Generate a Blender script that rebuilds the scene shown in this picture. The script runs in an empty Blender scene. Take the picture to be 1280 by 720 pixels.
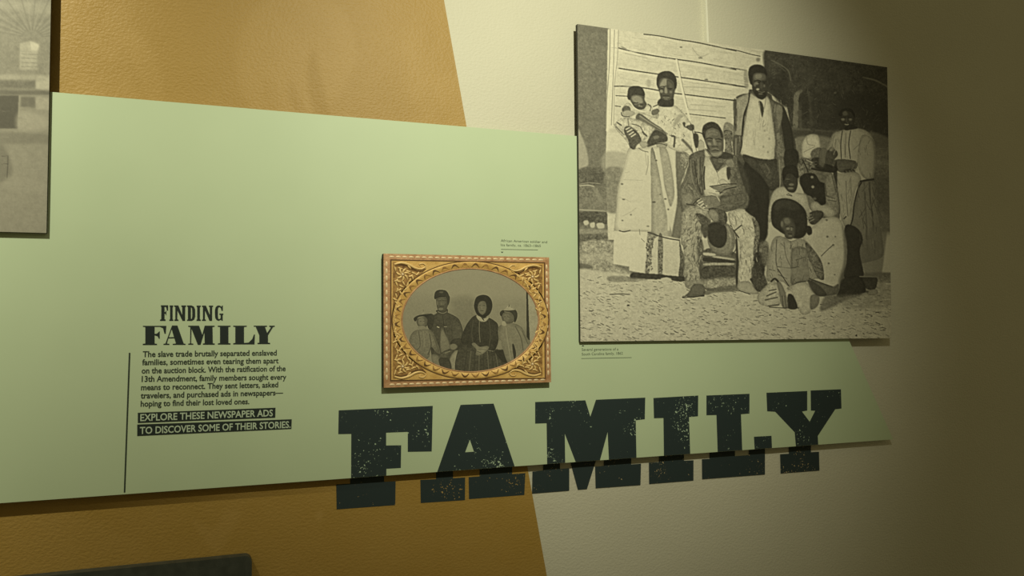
import bpy, bmesh, math, random
import numpy as np
from mathutils import Vector, Matrix
from mathutils.geometry import tessellate_polygon

# ------------------------------------------------------------------ camera
F_PX = 1000.0
YAW, PITCH, ROLL = math.radians(20.417), math.radians(2.220), math.radians(0.132)
CAM = Vector((0.0, -1.5, 1.5))
cy, sy, cp, sp, cr, sr = (math.cos(YAW), math.sin(YAW), math.cos(PITCH), math.sin(PITCH), math.cos(ROLL), math.sin(ROLL))
RM = (Matrix(((cy, sy, 0), (-sy, cy, 0), (0, 0, 1))) @ Matrix(((1, 0, 0), (0, cp, -sp), (0, sp, cp)))
      @ Matrix(((cr, 0, sr), (0, 1, 0), (-sr, 0, cr))))          # columns: right, forward, up
cd = bpy.data.cameras.new('camera'); cam = bpy.data.objects.new('camera', cd)
bpy.context.scene.collection.objects.link(cam)
cd.sensor_width = 36; cd.lens = 36 * F_PX / 1280; cd.clip_start = 0.05
right, fwd, up = RM.col[0], RM.col[1], RM.col[2]
cam.matrix_world = Matrix(((right.x, up.x, -fwd.x, CAM.x), (right.y, up.y, -fwd.y, CAM.y), (right.z, up.z, -fwd.z, CAM.z), (0, 0, 0, 1)))
bpy.context.scene.camera = cam

def U(px, py, y=0.0):
    """the place on the vertical plane at depth y (the wall is y = 0) that was measured at px, py"""
    d = RM @ Vector((px - 640, F_PX, 360 - py))
    t = (y - CAM.y) / d.y
    return CAM + d * t

# ------------------------------------------------------------------ light
sc = bpy.context.scene
vs = sc.view_settings
vs.view_transform = 'Standard'; vs.look = 'None'; vs.gamma = 1; vs.use_curve_mapping = False
vs.exposure = 0.0
w = bpy.data.worlds.new('world'); sc.world = w; w.use_nodes = True
w.node_tree.nodes['Background'].inputs[0].default_value = (1.0, 0.86, 0.42, 1)
w.node_tree.nodes['Background'].inputs[1].default_value = 0.14

def spot(name, pos, aim, watt, ang, blend, col, size):
    l = bpy.data.lights.new(name, 'SPOT'); l.energy = watt; l.spot_size = math.radians(ang); l.spot_blend = blend
    l.color = col; l.shadow_soft_size = size
    o = bpy.data.objects.new(name, l); sc.collection.objects.link(o)
    o.location = pos
    o.rotation_euler = (Vector(aim) - Vector(pos)).to_track_quat('-Z', 'Y').to_euler()
    return o
WARM = (1.0, 0.99, 0.76)
spot('spotlight', (0.425, -1.40, 2.503), (0.62, 0, 1.855), 93, 66.4, 1.0, WARM, 0.012)
spot('spotlight', (-0.70, -1.01, 2.774), (-0.87, 0, 2.076), 137, 92, 1.0, WARM, 0.012)

# ------------------------------------------------------------------ helpers
C = sc.collection
def link(o, parent=None):
    C.objects.link(o)
    if parent is not None: o.parent = parent
    return o
def empty(name, loc, label, cat, group=None):
    o = bpy.data.objects.new(name, None); C.objects.link(o); o.location = loc
    o.empty_display_size = 0.05
    o['label'] = label; o['category'] = cat
    if group: o['group'] = group
    return o
def mesh_obj(name, verts, faces, mat, parent=None, smooth=False):
    """verts are world positions; the object's origin is put on its parent's"""
    base = Vector((0, 0, 0))
    p = parent
    while p is not None: base += Vector(p.location); p = p.parent
    if parent is None and verts:
        base = sum((Vector(v) for v in verts), Vector()) / len(verts)
    me = bpy.data.meshes.new(name)
    me.from_pydata([tuple(Vector(v) - base) for v in verts], [], faces)
    me.materials.append(mat)
    if smooth: me.shade_smooth()
    me.update()
    o = bpy.data.objects.new(name, me)
    if parent is None: o.location = base
    return link(o, parent)

def mat(name, col, rough=0.6, metal=0.0, build=None, spec=0.3):
    m = bpy.data.materials.new(name); m.use_nodes = True
    nt = m.node_tree; b = nt.nodes['Principled BSDF']
    b.inputs['Base Color'].default_value = (*col, 1); b.inputs['Roughness'].default_value = rough
    b.inputs['Metallic'].default_value = metal
    b.inputs['Specular IOR Level'].default_value = spec
    if build: build(nt, b)
    return m
def N(nt, t, **k):
    n = nt.nodes.new(t)
    for a, v in k.items():
        if a.startswith('i_'): n.inputs[a[2:].replace('_', ' ')].default_value = v
        else: setattr(n, a, v)
    return n
def bump(nt, b, scale, strength, dist, detail=3, stretch=None):
    tc = N(nt, 'ShaderNodeTexCoord'); src = tc.outputs['Object']
    if stretch:
        mp = N(nt, 'ShaderNodeMapping'); mp.inputs['Scale'].default_value = stretch
        nt.links.new(src, mp.inputs[0]); src = mp.outputs[0]
    n = N(nt, 'ShaderNodeTexNoise', i_Scale=scale, i_Detail=detail, i_Roughness=0.55)
    nt.links.new(src, n.inputs['Vector'])
    bp = N(nt, 'ShaderNodeBump', i_Strength=strength, i_Distance=dist)
    nt.links.new(n.outputs[0], bp.inputs['Height']); nt.links.new(bp.outputs[0], b.inputs['Normal'])
def mottle(nt, b, c1, c2, scale, detail=4, lo=0.35, hi=0.65):
    tc = N(nt, 'ShaderNodeTexCoord')
    n = N(nt, 'ShaderNodeTexNoise', i_Scale=scale, i_Detail=detail)
    nt.links.new(tc.outputs['Object'], n.inputs['Vector'])
    r = N(nt, 'ShaderNodeValToRGB'); e = r.color_ramp.elements
    e[0].position = lo; e[0].color = (*c1, 1); e[1].position = hi; e[1].color = (*c2, 1)
    nt.links.new(n.outputs[0], r.inputs[0]); nt.links.new(r.outputs[0], b.inputs['Base Color'])

def b_wall(nt, b):
    mottle(nt, b, (0.60, 0.575, 0.445), (0.635, 0.61, 0.475), 3)
    bump(nt, b, 170, 0.30, 0.003, 2, (1, 1, 1.4))
M_WALL = mat('cream_wall_paint', (0.7, 0.66, 0.5), 0.55, build=b_wall)
def b_panel(nt, b):
    mottle(nt, b, (0.51, 0.605, 0.395), (0.535, 0.63, 0.415), 4)
M_GREEN = mat('pale_green_panel', (0.5, 0.62, 0.4), 0.5, build=b_panel)
M_EDGE = mat('panel_edge', (0.16, 0.19, 0.12), 0.7)
M_DARKEDGE = mat('board_edge', (0.045, 0.045, 0.035), 0.7)
M_INK = mat('print_ink', (0.018, 0.026, 0.022), 0.6)
M_INKSOFT = mat('text_ink', (0.03, 0.042, 0.028), 0.6)
M_REV = mat('pale_lettering', (0.5, 0.6, 0.44), 0.6)
M_METAL = mat('standoff_metal', (0.3, 0.3, 0.28), 0.4, 1.0)
def speckled(name, under, seed, base=(0.026, 0.040, 0.040), thr=0.72):
    def bld(nt, b):
        tc = N(nt, 'ShaderNodeTexCoord')
        mp = N(nt, 'ShaderNodeMapping'); mp.inputs['Location'].default_value = (seed, 0, seed * 2)
        nt.links.new(tc.outputs['Object'], mp.inputs[0])
        big = N(nt, 'ShaderNodeTexNoise', i_Scale=16, i_Detail=2)
        fine = N(nt, 'ShaderNodeTexNoise', i_Scale=260, i_Detail=2, i_Distortion=0.6)
        for n in (big, fine): nt.links.new(mp.outputs[0], n.inputs['Vector'])
        m1 = N(nt, 'ShaderNodeMath', operation='MULTIPLY_ADD'); m1.inputs[1].default_value = 0.42
        nt.links.new(big.outputs[0], m1.inputs[0]); 
        m2 = N(nt, 'ShaderNodeMath', operation='MULTIPLY'); m2.inputs[1].default_value = 0.72
        nt.links.new(fine.outputs[0], m2.inputs[0]); nt.links.new(m2.outputs[0], m1.inputs[2])
        r = N(nt, 'ShaderNodeValToRGB'); e = r.color_ramp.elements
        e[0].position = thr; e[0].color = (*base, 1); e[1].position = thr + 0.03; e[1].color = (*under, 1)
        nt.links.new(m1.outputs[0], r.inputs[0]); nt.links.new(r.outputs[0], b.inputs['Base Color'])
    return mat(name, base, 0.6, build=bld, spec=0.25)
M_LET_G = speckled('worn_black_lettering_on_green', (0.47, 0.60, 0.42), 0, thr=0.735)
M_LET_B = speckled('worn_black_lettering_on_mural', (0.50, 0.33, 0.10), 3)
M_LET_W = speckled('worn_black_lettering_on_wall', (0.50, 0.38, 0.2), 7)
def b_vc(nt, b):
    a = N(nt, 'ShaderNodeVertexColor', layer_name='print')
    nt.links.new(a.outputs[0], b.inputs['Base Color'])
M_PRINT = mat('photographic_print', (0.5, 0.5, 0.5), 0.6, build=b_vc, spec=0.2)
def b_mural(nt, b):
    b_vc(nt, b); bump(nt, b, 170, 0.34, 0.003, 2, (1, 1, 1.4))
M_MURAL = mat('printed_gold_mural', (0.5, 0.3, 0.1), 0.5, build=b_mural, spec=0.35)

def slab(name, pts, yf, th, m, parent, edge=None):
    """flat board: outline in measured points on its front plane y=yf, thickness th towards the wall"""
    fr = [U(x, y, yf) for x, y in pts]; n = len(fr)
    v = fr + [p + Vector((0, th, 0)) for p in fr]
    tri = [tuple(t) for t in tessellate_polygon([fr])]
    f = []
    for t in tri:
        nrm = (fr[t[1]] - fr[t[0]]).cross(fr[t[2]] - fr[t[0]])
        t = t if nrm.y < 0 else (t[0], t[2], t[1])
        f.append(t); f.append((t[0] + n, t[2] + n, t[1] + n))
    k = len(f)
    f += [(i, i + n, (i + 1) % n + n, (i + 1) % n) for i in range(n)]
    o = mesh_obj(name, v, f, m, parent)
    if edge:
        o.data.materials.append(edge)
        for i in range(k, len(f)): o.data.polygons[i].material_index = 1
    return o
def decal(name, loops, yf, m, parent, th=0.0003):
    """printed or cut-vinyl shape; loops = list of polygons (each: [outer, hole, ...])"""
    v = []; f = []
    for loop in loops:
        rings = loop if isinstance(loop[0][0], (tuple, list)) else [loop]
        rr = [[U(x, y, yf) for x, y in r] for r in rings]
        flat = [p for r in rr for p in r]
        b0 = len(v); n = len(flat)
        v += flat + [p + Vector((0, th, 0)) for p in flat]
        for t in tessellate_polygon(rr):
            nrm = (flat[t[1]] - flat[t[0]]).cross(flat[t[2]] - flat[t[0]])
            t = tuple(t) if nrm.y < 0 else (t[0], t[2], t[1])
            f.append(tuple(i + b0 for i in t))
        s = 0
        for r in rr:
            k = len(r)
            for i in range(k): f.append((b0 + s + i, b0 + s + i + n, b0 + s + (i + 1) % k + n, b0 + s + (i + 1) % k))
            s += k
    return mesh_obj(name, v, f, m, parent)
def zz(x0, y0, s, pts): return [(x0 + a / s, y0 + b / s) for a, b in pts]
def pp(st): return [tuple(float(c) for c in p.split(',')) for p in st.split()]

def text_line(txt, l, r, yf, m, parent, bold=0.0, cap=None, name='text_line', sx=None):
    """one printed line of text from l to r (measured baseline ends) on the plane yf"""
    cu = bpy.data.curves.new('t', 'FONT'); cu.body = txt; cu.size = 1.0; cu.offset = bold; cu.extrude = 0.0
    cu.resolution_u = 3
    to = bpy.data.objects.new('t', cu); C.objects.link(to)
    dg = bpy.context.evaluated_depsgraph_get()
    me = bpy.data.meshes.new_from_object(to.evaluated_get(dg))
    C.objects.unlink(to); bpy.data.objects.remove(to)
    co = np.array([v.co[:] for v in me.vertices]); x0, x1 = co[:, 0].min(), co[:, 0].max()
    L, R = U(*l, yf), U(*r, yf); ex = (R - L); wlen = ex.length; k = wlen / (x1 - x0)
    ex = ex / wlen; ky = k if cap is None else cap / 0.729
    ez = Vector((0, 0, 1)) - ex * ex.z
    vs_ = [L + ex * ((c[0] - x0) * k) + ez * (c[1] * ky) for c in co]
    fs = [tuple(p.vertices) for p in me.polygons]
    fs2 = []
    for q in fs:
        nrm = (vs_[q[1]] - vs_[q[0]]).cross(vs_[q[2]] - vs_[q[0]])
        fs2.append(q if nrm.y < 0 else q[::-1])
    return mesh_obj(name, vs_, fs2, m, parent)

# ------------------------------------------------------------------ painter for the flat prints
rng = np.random.default_rng(5)
class Art:
    def __init__(s, x0, y0, x1, y1, k=2.0, base=0.8):
        s.x0, s.y0, s.k = x0, y0, k
        s.w, s.h = int((x1 - x0) * k), int((y1 - y0) * k)
        s.a = np.full((s.h, s.w), base, np.float32)
        s.z = (0, 0, 1); s.tx = 1.0; s.rim = 0.0
    def Z(s, x0, y0, sc_): s.z = (x0, y0, sc_); return s
    def cv(s, pts):
        if isinstance(pts, str): pts = pp(pts)
        x0, y0, q = s.z
        return np.array([((x0 + a / q - s.x0) * s.k, (y0 + b / q - s.y0) * s.k) for a, b in pts])
    def smooth(s, p, closed=True, n=6):
        out = []; m = len(p)
        rg = range(m) if closed else range(m - 1)
        for i in rg:
            if closed: a, b, c, d = p[i - 1], p[i], p[(i + 1) % m], p[(i + 2) % m]
            else: a, b, c, d = p[max(i - 1, 0)], p[i], p[i + 1], p[min(i + 2, m - 1)]
            for t in np.arange(n) / n:
                out.append(0.5 * (2 * b + (c - a) * t + (2 * a - 5 * b + 4 * c - d) * t * t + (3 * b - a - 3 * c + d) * t ** 3))
        if not closed: out.append(p[-1])
        return np.array(out)
    def blend(s, msk, bx, val, al, tex, vert):
        x0, y0, x1, y1 = bx
        sub = s.a[y0:y1, x0:x1]; v = val
        if vert is not None:
            t = np.linspace(0, 1, y1 - y0)[:, None]; v = val * (1 - t) + vert * t
        if tex and (x1 - x0) * (y1 - y0) < (14 * s.k) ** 2: tex = tex * .3
        if tex:
            v = v + tex * s.tx * (noise(y1 - y0, x1 - x0, 5 * s.k) * .5 + noise(y1 - y0, x1 - x0, 2 * s.k) * .6 + noise(y1 - y0, x1 - x0, 1.1 * s.k) * .6)
        sub[:] = sub * (1 - msk * al) + v * msk * al
    def P(s, pts, val, fe=0.5, al=1.0, sm=True, tex=0.03, vert=None, rim=None):
        p = s.cv(pts)
        if sm and len(p) > 3: p = s.smooth(p)
        f = max(fe * s.k, 0.6); pad = int(f * 2 + 2)
        x0, y0 = max(int(p[:, 0].min()) - pad, 0), max(int(p[:, 1].min()) - pad, 0)
        x1, y1 = min(int(p[:, 0].max()) + pad, s.w), min(int(p[:, 1].max()) + pad, s.h)
        if x1 <= x0 or y1 <= y0: return
        ys = np.arange(y0, y1) + .5; xs = np.arange(x0, x1) + .5
        m = np.zeros((y1 - y0, x1 - x0), bool)
        for (ax, ay), (bx, by) in zip(p, np.roll(p, -1, 0)):
            if ay == by: continue
            r = (ys > min(ay, by)) & (ys <= max(ay, by))
            if not r.any(): continue
            xi = ax + (ys[r] - ay) * (bx - ax) / (by - ay)
            m[r] ^= xs[None, :] < xi[:, None]
        mf = m.astype(np.float32); rim = s.rim if rim is None else rim
        s.blend(blur(mf, f), (x0, y0, x1, y1), val, al, tex, vert)
        w_ = min(x1 - x0, y1 - y0) - 2 * pad
        if sm and rim and w_ > 5 * s.k and al > .75:         # volume shading painted into the print: forms darken towards their outline
            R = min(w_ * .30, 9 * s.k); soft = blur(blur(mf, R), R)
            s.a[y0:y1, x0:x1] -= mf * rim * val * (1 - np.clip(soft * 1.15, 0, 1)) * 1.6
    def E(s, cx, cy_, rx, ry, val, fe=0.5, al=1.0, rot=0.0, tex=0.02):
        t = np.linspace(0, 2 * np.pi, 20, endpoint=False); c, d = math.cos(math.radians(rot)), math.sin(math.radians(rot))
        s.P([(cx + rx * math.cos(q) * c - ry * math.sin(q) * d, cy_ + rx * math.cos(q) * d + ry * math.sin(q) * c) for q in t], val, fe, al, False, tex)
    def L(s, pts, wd, val, fe=0.3, al=1.0, sm=True):
        """stroke of width wd (in the current measuring units)"""
        p = s.cv(pts); W = wd / s.z[2] * s.k / 2; f = max(fe * s.k, .5)
        if sm and len(p) > 2: p = s.smooth(p, False, 5)
        pad = int(W + f + 3)
        x0, y0 = max(int(p[:, 0].min()) - pad, 0), max(int(p[:, 1].min()) - pad, 0)
        x1, y1 = min(int(p[:, 0].max()) + pad, s.w), min(int(p[:, 1].max()) + pad, s.h)
        if x1 <= x0 or y1 <= y0: return
        X, Y = np.meshgrid(np.arange(x0, x1) + .5, np.arange(y0, y1) + .5)
        dm = np.full(X.shape, 1e9)
        for a, b in zip(p[:-1], p[1:]):
            d = b - a; q = max((d * d).sum(), 1e-9)
            t = np.clip(((X - a[0]) * d[0] + (Y - a[1]) * d[1]) / q, 0, 1)
            dm = np.minimum(dm, np.hypot(X - a[0] - t * d[0], Y - a[1] - t * d[1]))
        m = np.clip((W + f / 2 - dm) / f, 0, 1).astype(np.float32)
        s.blend(m, (x0, y0, x1, y1), val, al, 0, None)
    def sharpen(s, amt, r):
        s.a += amt * (s.a - blur(s.a, r * s.k)); s.a = np.clip(s.a, .10, .97)
    def sample(s, px, py):
        x = np.clip((px - s.x0) * s.k - .5, 0, s.w - 1.001); y = np.clip((py - s.y0) * s.k - .5, 0, s.h - 1.001)
        i, j = x.astype(int), y.astype(int); fx, fy = x - i, y - j
        i2, j2 = np.minimum(i + 1, s.w - 1), np.minimum(j + 1, s.h - 1)
        return (s.a[j, i] * (1 - fx) + s.a[j, i2] * fx) * (1 - fy) + (s.a[j2, i] * (1 - fx) + s.a[j2, i2] * fx) * fy
def blur(m, f):
    r = int(round(f / 2))
    if r < 1:
        k = np.array([.22, .56, .22])
    else:
        k = np.ones(2 * r + 1) / (2 * r + 1); k = np.convolve(k, [.25, .5, .25])
    n = len(k) // 2
    for ax in (0, 1):
        q = np.pad(m, [(n, n) if a == ax else (0, 0) for a in (0, 1)], mode='edge'); o = np.zeros_like(m)
        for i, c in enumerate(k):
            o += c * (q[i:i + m.shape[0]] if ax == 0 else q[:, i:i + m.shape[1]])
        m = o
    return m
def noise(h, w, cell):
    """smooth value noise, about -1..1"""
    gh, gw = int(h / cell) + 3, int(w / cell) + 3
    g = rng.uniform(-1, 1, (gh, gw))
    y = np.arange(h) / cell; x = np.arange(w) / cell
    j, i = y.astype(int), x.astype(int); fy, fx = (y - j)[:, None], (x - i)[None, :]
    fy = fy * fy * (3 - 2 * fy); fx = fx * fx * (3 - 2 * fx)
    a = g[np.ix_(j, i)] * (1 - fx) + g[np.ix_(j, i + 1)] * fx
    b = g[np.ix_(j + 1, i)] * (1 - fx) + g[np.ix_(j + 1, i + 1)] * fx
    return (a * (1 - fy) + b * fy).astype(np.float32)

def s2l(c): return np.where(c <= .04045, c / 12.92, ((c + .055) / 1.055) ** 2.4)
def to_px(P):
    d = (P - np.array(CAM)) @ np.array(RM)
    return 640 + F_PX * d[:, 0] / d[:, 1], 360 - F_PX * d[:, 2] / d[:, 1]
def print_sheet(name, corners, yf, nx, ny, colour, parent, m=None, keep=None):
    """flat sheet of print between four measured corners (TL TR BR BL); colour(px,py)->(n,3) linear"""
    tl, tr, br, bl = [np.array(U(x, y, yf)) for x, y in corners]
    u, v = np.meshgrid(np.linspace(0, 1, nx + 1), np.linspace(0, 1, ny + 1))
    u = u.ravel()[:, None]; v = v.ravel()[:, None]
    P = (tl * (1 - u) + tr * u) * (1 - v) + (bl * (1 - u) + br * u) * v
    px, py = to_px(P)
    col = colour(px, py)
    i, j = np.meshgrid(np.arange(nx), np.arange(ny)); a = (j * (nx + 1) + i).ravel()
    f = np.stack([a, a + nx + 1, a + nx + 2, a + 1], 1)
    if keep is not None:
        k = keep(px, py); f = f[k[f].all(1)]
        used = np.unique(f); mp = np.full(len(P), -1); mp[used] = np.arange(len(used)); P = P[used]; col = col[used]; f = mp[f]
    base = np.array(parent.location) if parent is not None else P.mean(0)
    me = bpy.data.meshes.new(name)
    me.vertices.add(len(P)); me.vertices.foreach_set('co', (P - base).astype(np.float32).ravel())
    me.loops.add(len(f) * 4); me.loops.foreach_set('vertex_index', f.astype(np.int32).ravel())
    me.polygons.add(len(f)); me.polygons.foreach_set('loop_start', np.arange(0, len(f) * 4, 4, dtype=np.int32))
    me.update(calc_edges=True)
    ca = me.color_attributes.new('print', 'FLOAT_COLOR', 'POINT')
    ca.data.foreach_set('color', np.concatenate([col, np.ones((len(P), 1))], 1).astype(np.float32).ravel())
    me.materials.append(m or M_PRINT); me.validate()
    o = bpy.data.objects.new(name, me)
    if parent is None: o.location = base
    return link(o, parent)
def sepia(dark, light):
    d, l = np.array(dark), np.array(light)
    return lambda g: d + (l - d) * s2l(np.clip(g, 0, 1))[:, None]
# ------------------------------------------------------------------ the wall and what is printed on it
def box(name, x0, x1, y0, y1, z0, z1, m, parent=None):
    v = [(x, y, z) for z in (z0, z1) for y in (y0, y1) for x in (x0, x1)]
    f = [(0, 2, 3, 1), (4, 5, 7, 6), (0, 1, 5, 4), (2, 6, 7, 3), (0, 4, 6, 2), (1, 3, 7, 5)]
    return mesh_obj(name, v, f, m, parent)
wall = box('wall_back', -1.6, 3.2, 0, 0.12, 0, 3.0, M_WALL); wall['kind'] = 'structure'
floor_ = box('floor', -1.6, 3.2, -3.4, 0.12, -0.1, 0, mat('dark_carpet', (0.05, 0.045, 0.035), 0.9)); floor_['kind'] = 'structure'
s0, s1 = U(878.3, -30), U(881.8, 56)
def ridge(a, b, w_, d_):
    v = []; 
    for p in (a, b):
        v += [p + Vector((-w_, 0.0, 0)), p + Vector((-w_ * .6, -d_, 0)), p + Vector((w_ * .6, -d_, 0)), p + Vector((w_, 0.0, 0))]
    return v, [(0, 1, 5, 4), (1, 2, 6, 5), (2, 3, 7, 6), (0, 3, 2, 1), (4, 5, 6, 7), (0, 4, 7, 3)]
e0 = s0 + (s0 - s1) * 6.0
rv, rf = ridge(e0, s1 + (s1 - s0) * 1.2, 0.004, 0.010)
tr1 = mesh_obj('trim_1', rv, rf, mat('cream_seam_strip', (0.85, 0.83, 0.68), 0.4)); tr1['kind'] = 'structure'

# gold mural: a big sepia enlargement on the wall, its right edge slanting
mu = Art(-60, -60, 760, 800, 0.5, 0.5)
mu.a[:] = 0.50 + 0.045 * noise(mu.h, mu.w, 30) + 0.03 * noise(mu.h, mu.w, 9) + 0.012 * noise(mu.h, mu.w, 3)
mu.P('180,-60 540,-60 500,60 520,150 440,150 200,130 170,40', .44, 24, .7, tex=.02)
mu.P('300,40 350,-10 420,5 445,60 430,110 395,140 340,150 300,110', .52, 9, .75, tex=.02)
mu.P('345,10 400,15 420,60 400,70 370,40', .47, 5, .5)
mu.P('200,-30 290,-20 300,50 280,110 230,120 190,60', .44, 14, .5, tex=.02)
mu.P('392,60 402,100 412,150 396,150 384,100', .37, 4, .75)
mu.P('365,100 385,150 372,150 360,120', .40, 3, .6)
mu.P('430,-20 520,-10 500,40 450,30', .45, 10, .4)
mu.P('330,95 350,120 345,155 325,150', .43, 6, .4)
mu.P('160,40 190,60 205,120 190,130 170,90', .56, 6, .45)
mu.P('-60,620 700,560 700,800 -60,800', .44, 10, .6, tex=.02)
mu.P('0,640 120,650 200,720 60,740', .53, 14, .4)
mu.P('240,650 270,690 290,665 300,640 280,640 268,660', .58, 5, .4)
mu.P('330,650 520,660 600,700 560,800 350,780', .48, 20, .4)
mu.P('395,640 404,640 400,652 396,650', .6, 2, .5)
def mural_col(px, py):
    g = mu.sample(px, py); t = np.clip((g - .36) / .3, 0, 1)[:, None]
    return np.array((0.33, 0.195, 0.028)) * (1 - t) + np.array((0.47, 0.305, 0.095)) * t
def line_x(y, a, b): return a[0] + (b[0] - a[0]) * (y - a[1]) / (b[1] - a[1])
EA, EB = (555, 0), (683.6, 720)
yt, yb = -260, 1000
mural = print_sheet('wall_mural', [(-420, yt), (line_x(yt, EA, EB), yt), (line_x(yb, EA, EB), yb), (-420, yb)], -0.0008, 420, 420, mural_col, None, M_MURAL)
mural['label'] = 'golden brown sepia mural printed on the wall behind the green panel, right edge slanting'
mural['category'] = 'mural'

# ------------------------------------------------------------------ depths of the boards in front of the wall
YG = -0.017; YP = -0.026; YS = -0.0245; YF = -0.031
def standoffs(root, pts, y0, y1):
    for x, y in pts:
        c = U(x, y, y1); v = []; f = []
        for k in range(12):
            a = k * math.tau / 12
            for yy in (y0, y1): v.append(Vector((c.x + .008 * math.cos(a), yy, c.z + .008 * math.sin(a))))
        for k in range(12): q = (k + 1) % 12; f.append((2 * k, 2 * k + 1, 2 * q + 1, 2 * q))
        f.append(tuple(range(0, 24, 2))); f.append(tuple(range(23, 0, -2)))
        mesh_obj('standoff', v, f, M_METAL, root)

# ------------------------------------------------------------------ pale green text panel
gp = empty('text_panel', U(560, 590, 0), 'pale green wall panel headed FINDING FAMILY with a slanting right end', 'panel')
pbl = lambda x: 629 - 0.0714 * x
G_OUT = [(-330, 81.8), (720, 170), (800, 176.8), (948, 187.5), (1062, 427), (1116.5, 549.2), (0, 629), (-330, 653)]
slab('board', G_OUT, YG, 0.007, M_GREEN, gp, M_EDGE)
standoffs(gp, [(120, 200), (120, 560), (600, 230), (600, 540), (1000, 500), (900, 260)], -0.0012, YG + .007)
YT = YG - 0.0004
# the six big letters, upper parts on the panel
z5 = lambda s: zz(410, 480, 3.879, pp(s)); z6 = lambda s: zz(730, 470, 3.2, pp(s))
def edge(pts):                                              # cut at the panel's lower edge
    return [(x, min(y, pbl(x) - .25)) for x, y in pts]
UP = [
 [z5('52,128 508,106 503,327 387,329 387,232 282,236 282,298 355,297 353,407 283,411 283,490 112,500 113,242 50,243')],
 [[z5('643,101 803,95 905,450 530,480'), z5('688,270 708,328 665,331')]],
 [[(669, 502.5), (731.7, 500.4), (738, 520.8), (745, 499.7), (806.6, 497), (806, 524), (794.7, 525.3), (795.6, 590), (761.2, 590), (759.6, 540), (750, 576.5), (750, 590), (719.6, 590), (719.6, 577.5), (706, 542), (706.5, 590), (684, 590), (683.3, 529), (669, 529.5)]],
 [z6('278,88 457,78 456,161 420,164 425,340 320,345 318,168 280,169')],
 [z6('490,78 662,71 662,150 628,153 633,340 535,345 530,156 490,157'), z6('680,243 750,239 752,340 683,340')],
 [z6('730,67 893,60 893,138 872,142 903,183 925,139 908,138 907,58 1028,53 1030,130 1005,133 935,240 937,320 848,320 843,225 765,143 733,141')],
]
LETTER_NAMES = 'FAMILY'
for L_ in UP:
    loops = []
    for lp in L_:
        if isinstance(lp[0][0], (tuple, list)): loops.append([edge(r) for r in lp])
        else: loops.append(edge(lp))
    decal('letter', loops, YT, M_LET_G, gp)
YW = -0.0014
LOW = [
 (z5('108,430 272,425 272,475 328,472 326,587 42,608 40,487 108,483'), M_LET_B, mural),
 None,
 None,
 (z6('300,300 400,295 400,339 438,337 438,418 261,432 260,347 300,345'), M_LET_W, wall),
 (z6('503,300 604,295 604,321 660,317 660,280 724,275 724,394 473,413 472,333 503,331'), M_LET_W, wall),
 (z6('820,270 908,265 908,305 940,303 942,378 787,390 785,313 820,311'), M_LET_W, wall),
]
for q in LOW:
    if q: decal('letter_foot', [q[0]], YW, q[1], q[2])
decal('letter_foot', [z5('524,420 606,415 606,457 665,453 664,563 450,577 448,465 524,461'), z5('735,410 893,400 893,437 957,432 952,538 684,558 682,452 735,448')], YW, M_LET_B, mural)
decal('letter_foot', [[(679, 570), (700, 569), (700, 586.5), (711.6, 585.3), (711.6, 613.3), (665.2, 617), (665.7, 589.6), (679, 588.2)],
                      [(710.5, 568), (748, 566), (733.8, 611.3), (722.5, 612.2)],
                      [(755, 565), (789, 563), (789, 580.6), (801.3, 579.6), (800.6, 606.3), (744.7, 610.3), (744, 583.4), (755, 582.6)]], YW, M_LET_W, wall)

# heading
z4 = lambda s: zz(140, 360, 5.333, pp(s))
def heading(polys): decal('heading_letter', [z4(p) if isinstance(p, str) else [z4(r) for r in p] for p in polys], YT, M_INK, gp)
heading(['326,115 374,115 374,150 366,150 360,126 350,126 350,160 356,160 360,150 362,150 362,182 360,182 356,171 350,171 350,208 357,210 357,219 320,219 320,211 328,208 329,125 326,124'])
heading(['384,116 408,116 408,124 404,126 404,209 409,211 409,219 382,219 382,211 387,209 387,126 384,124'])
heading(['414,116 442,116 468,180 468,126 462,124 462,116 494,116 494,124 488,126 487,219 470,219 436,150 435,209 443,211 443,219 416,219 416,211 422,209 422,126 414,124'])
heading([['500,116 530,116 546,124 554,142 555,190 548,210 532,219 500,219 500,211 506,209 506,126 500,124', '526,128 533,134 535,150 535,188 532,204 526,208']])
heading(['564,117 592,117 592,125 586,127 586,209 592,211 592,219 563,219 563,211 568,209 568,127 564,125'])
heading(['600,117 626,117 652,180 652,127 646,125 646,117 674,117 674,125 668,127 667,219 650,219 620,150 619,209 626,211 626,219 600,219 600,211 606,209 606,127 600,125'])
heading(['708,116 722,118 730,126 732,117 739,117 739,152 730,152 726,134 716,127 708,132 706,150 706,190 708,204 716,208 724,200 724,180 716,178 716,170 742,170 742,178 738,180 738,218 730,218 727,211 712,219 698,214 688,200 686,170 686,150 690,130 698,120'])
heading(['206,252 362,252 358,305 350,305 340,268 320,259 284,259 284,306 300,304 312,292 318,288 318,338 312,338 304,322 284,315 284,370 300,372 300,380 205,380 205,372 222,370 222,260 206,258'])
heading([['400,250 436,250 478,370 490,372 490,379 405,379 405,372 426,370 416,335 376,336 366,370 382,372 382,379 343,379 343,372 356,370', '398,275 413,327 379,328']])
heading(['508,251 580,251 602,312 618,251 684,251 684,258 670,260 672,368 685,370 685,378 606,378 606,370 618,368 616,296 590,379 572,379 530,272 527,369 542,371 542,378 508,378 508,371 520,369 522,260 508,258'])
heading(['705,251 790,251 790,258 776,260 776,367 790,369 790,377 706,377 706,369 720,367 720,260 705,258'])
heading(['808,251 898,251 898,258 880,260 880,366 910,364 935,340 946,310 953,310 950,376 808,376 808,368 822,366 822,260 808,258'])
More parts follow.
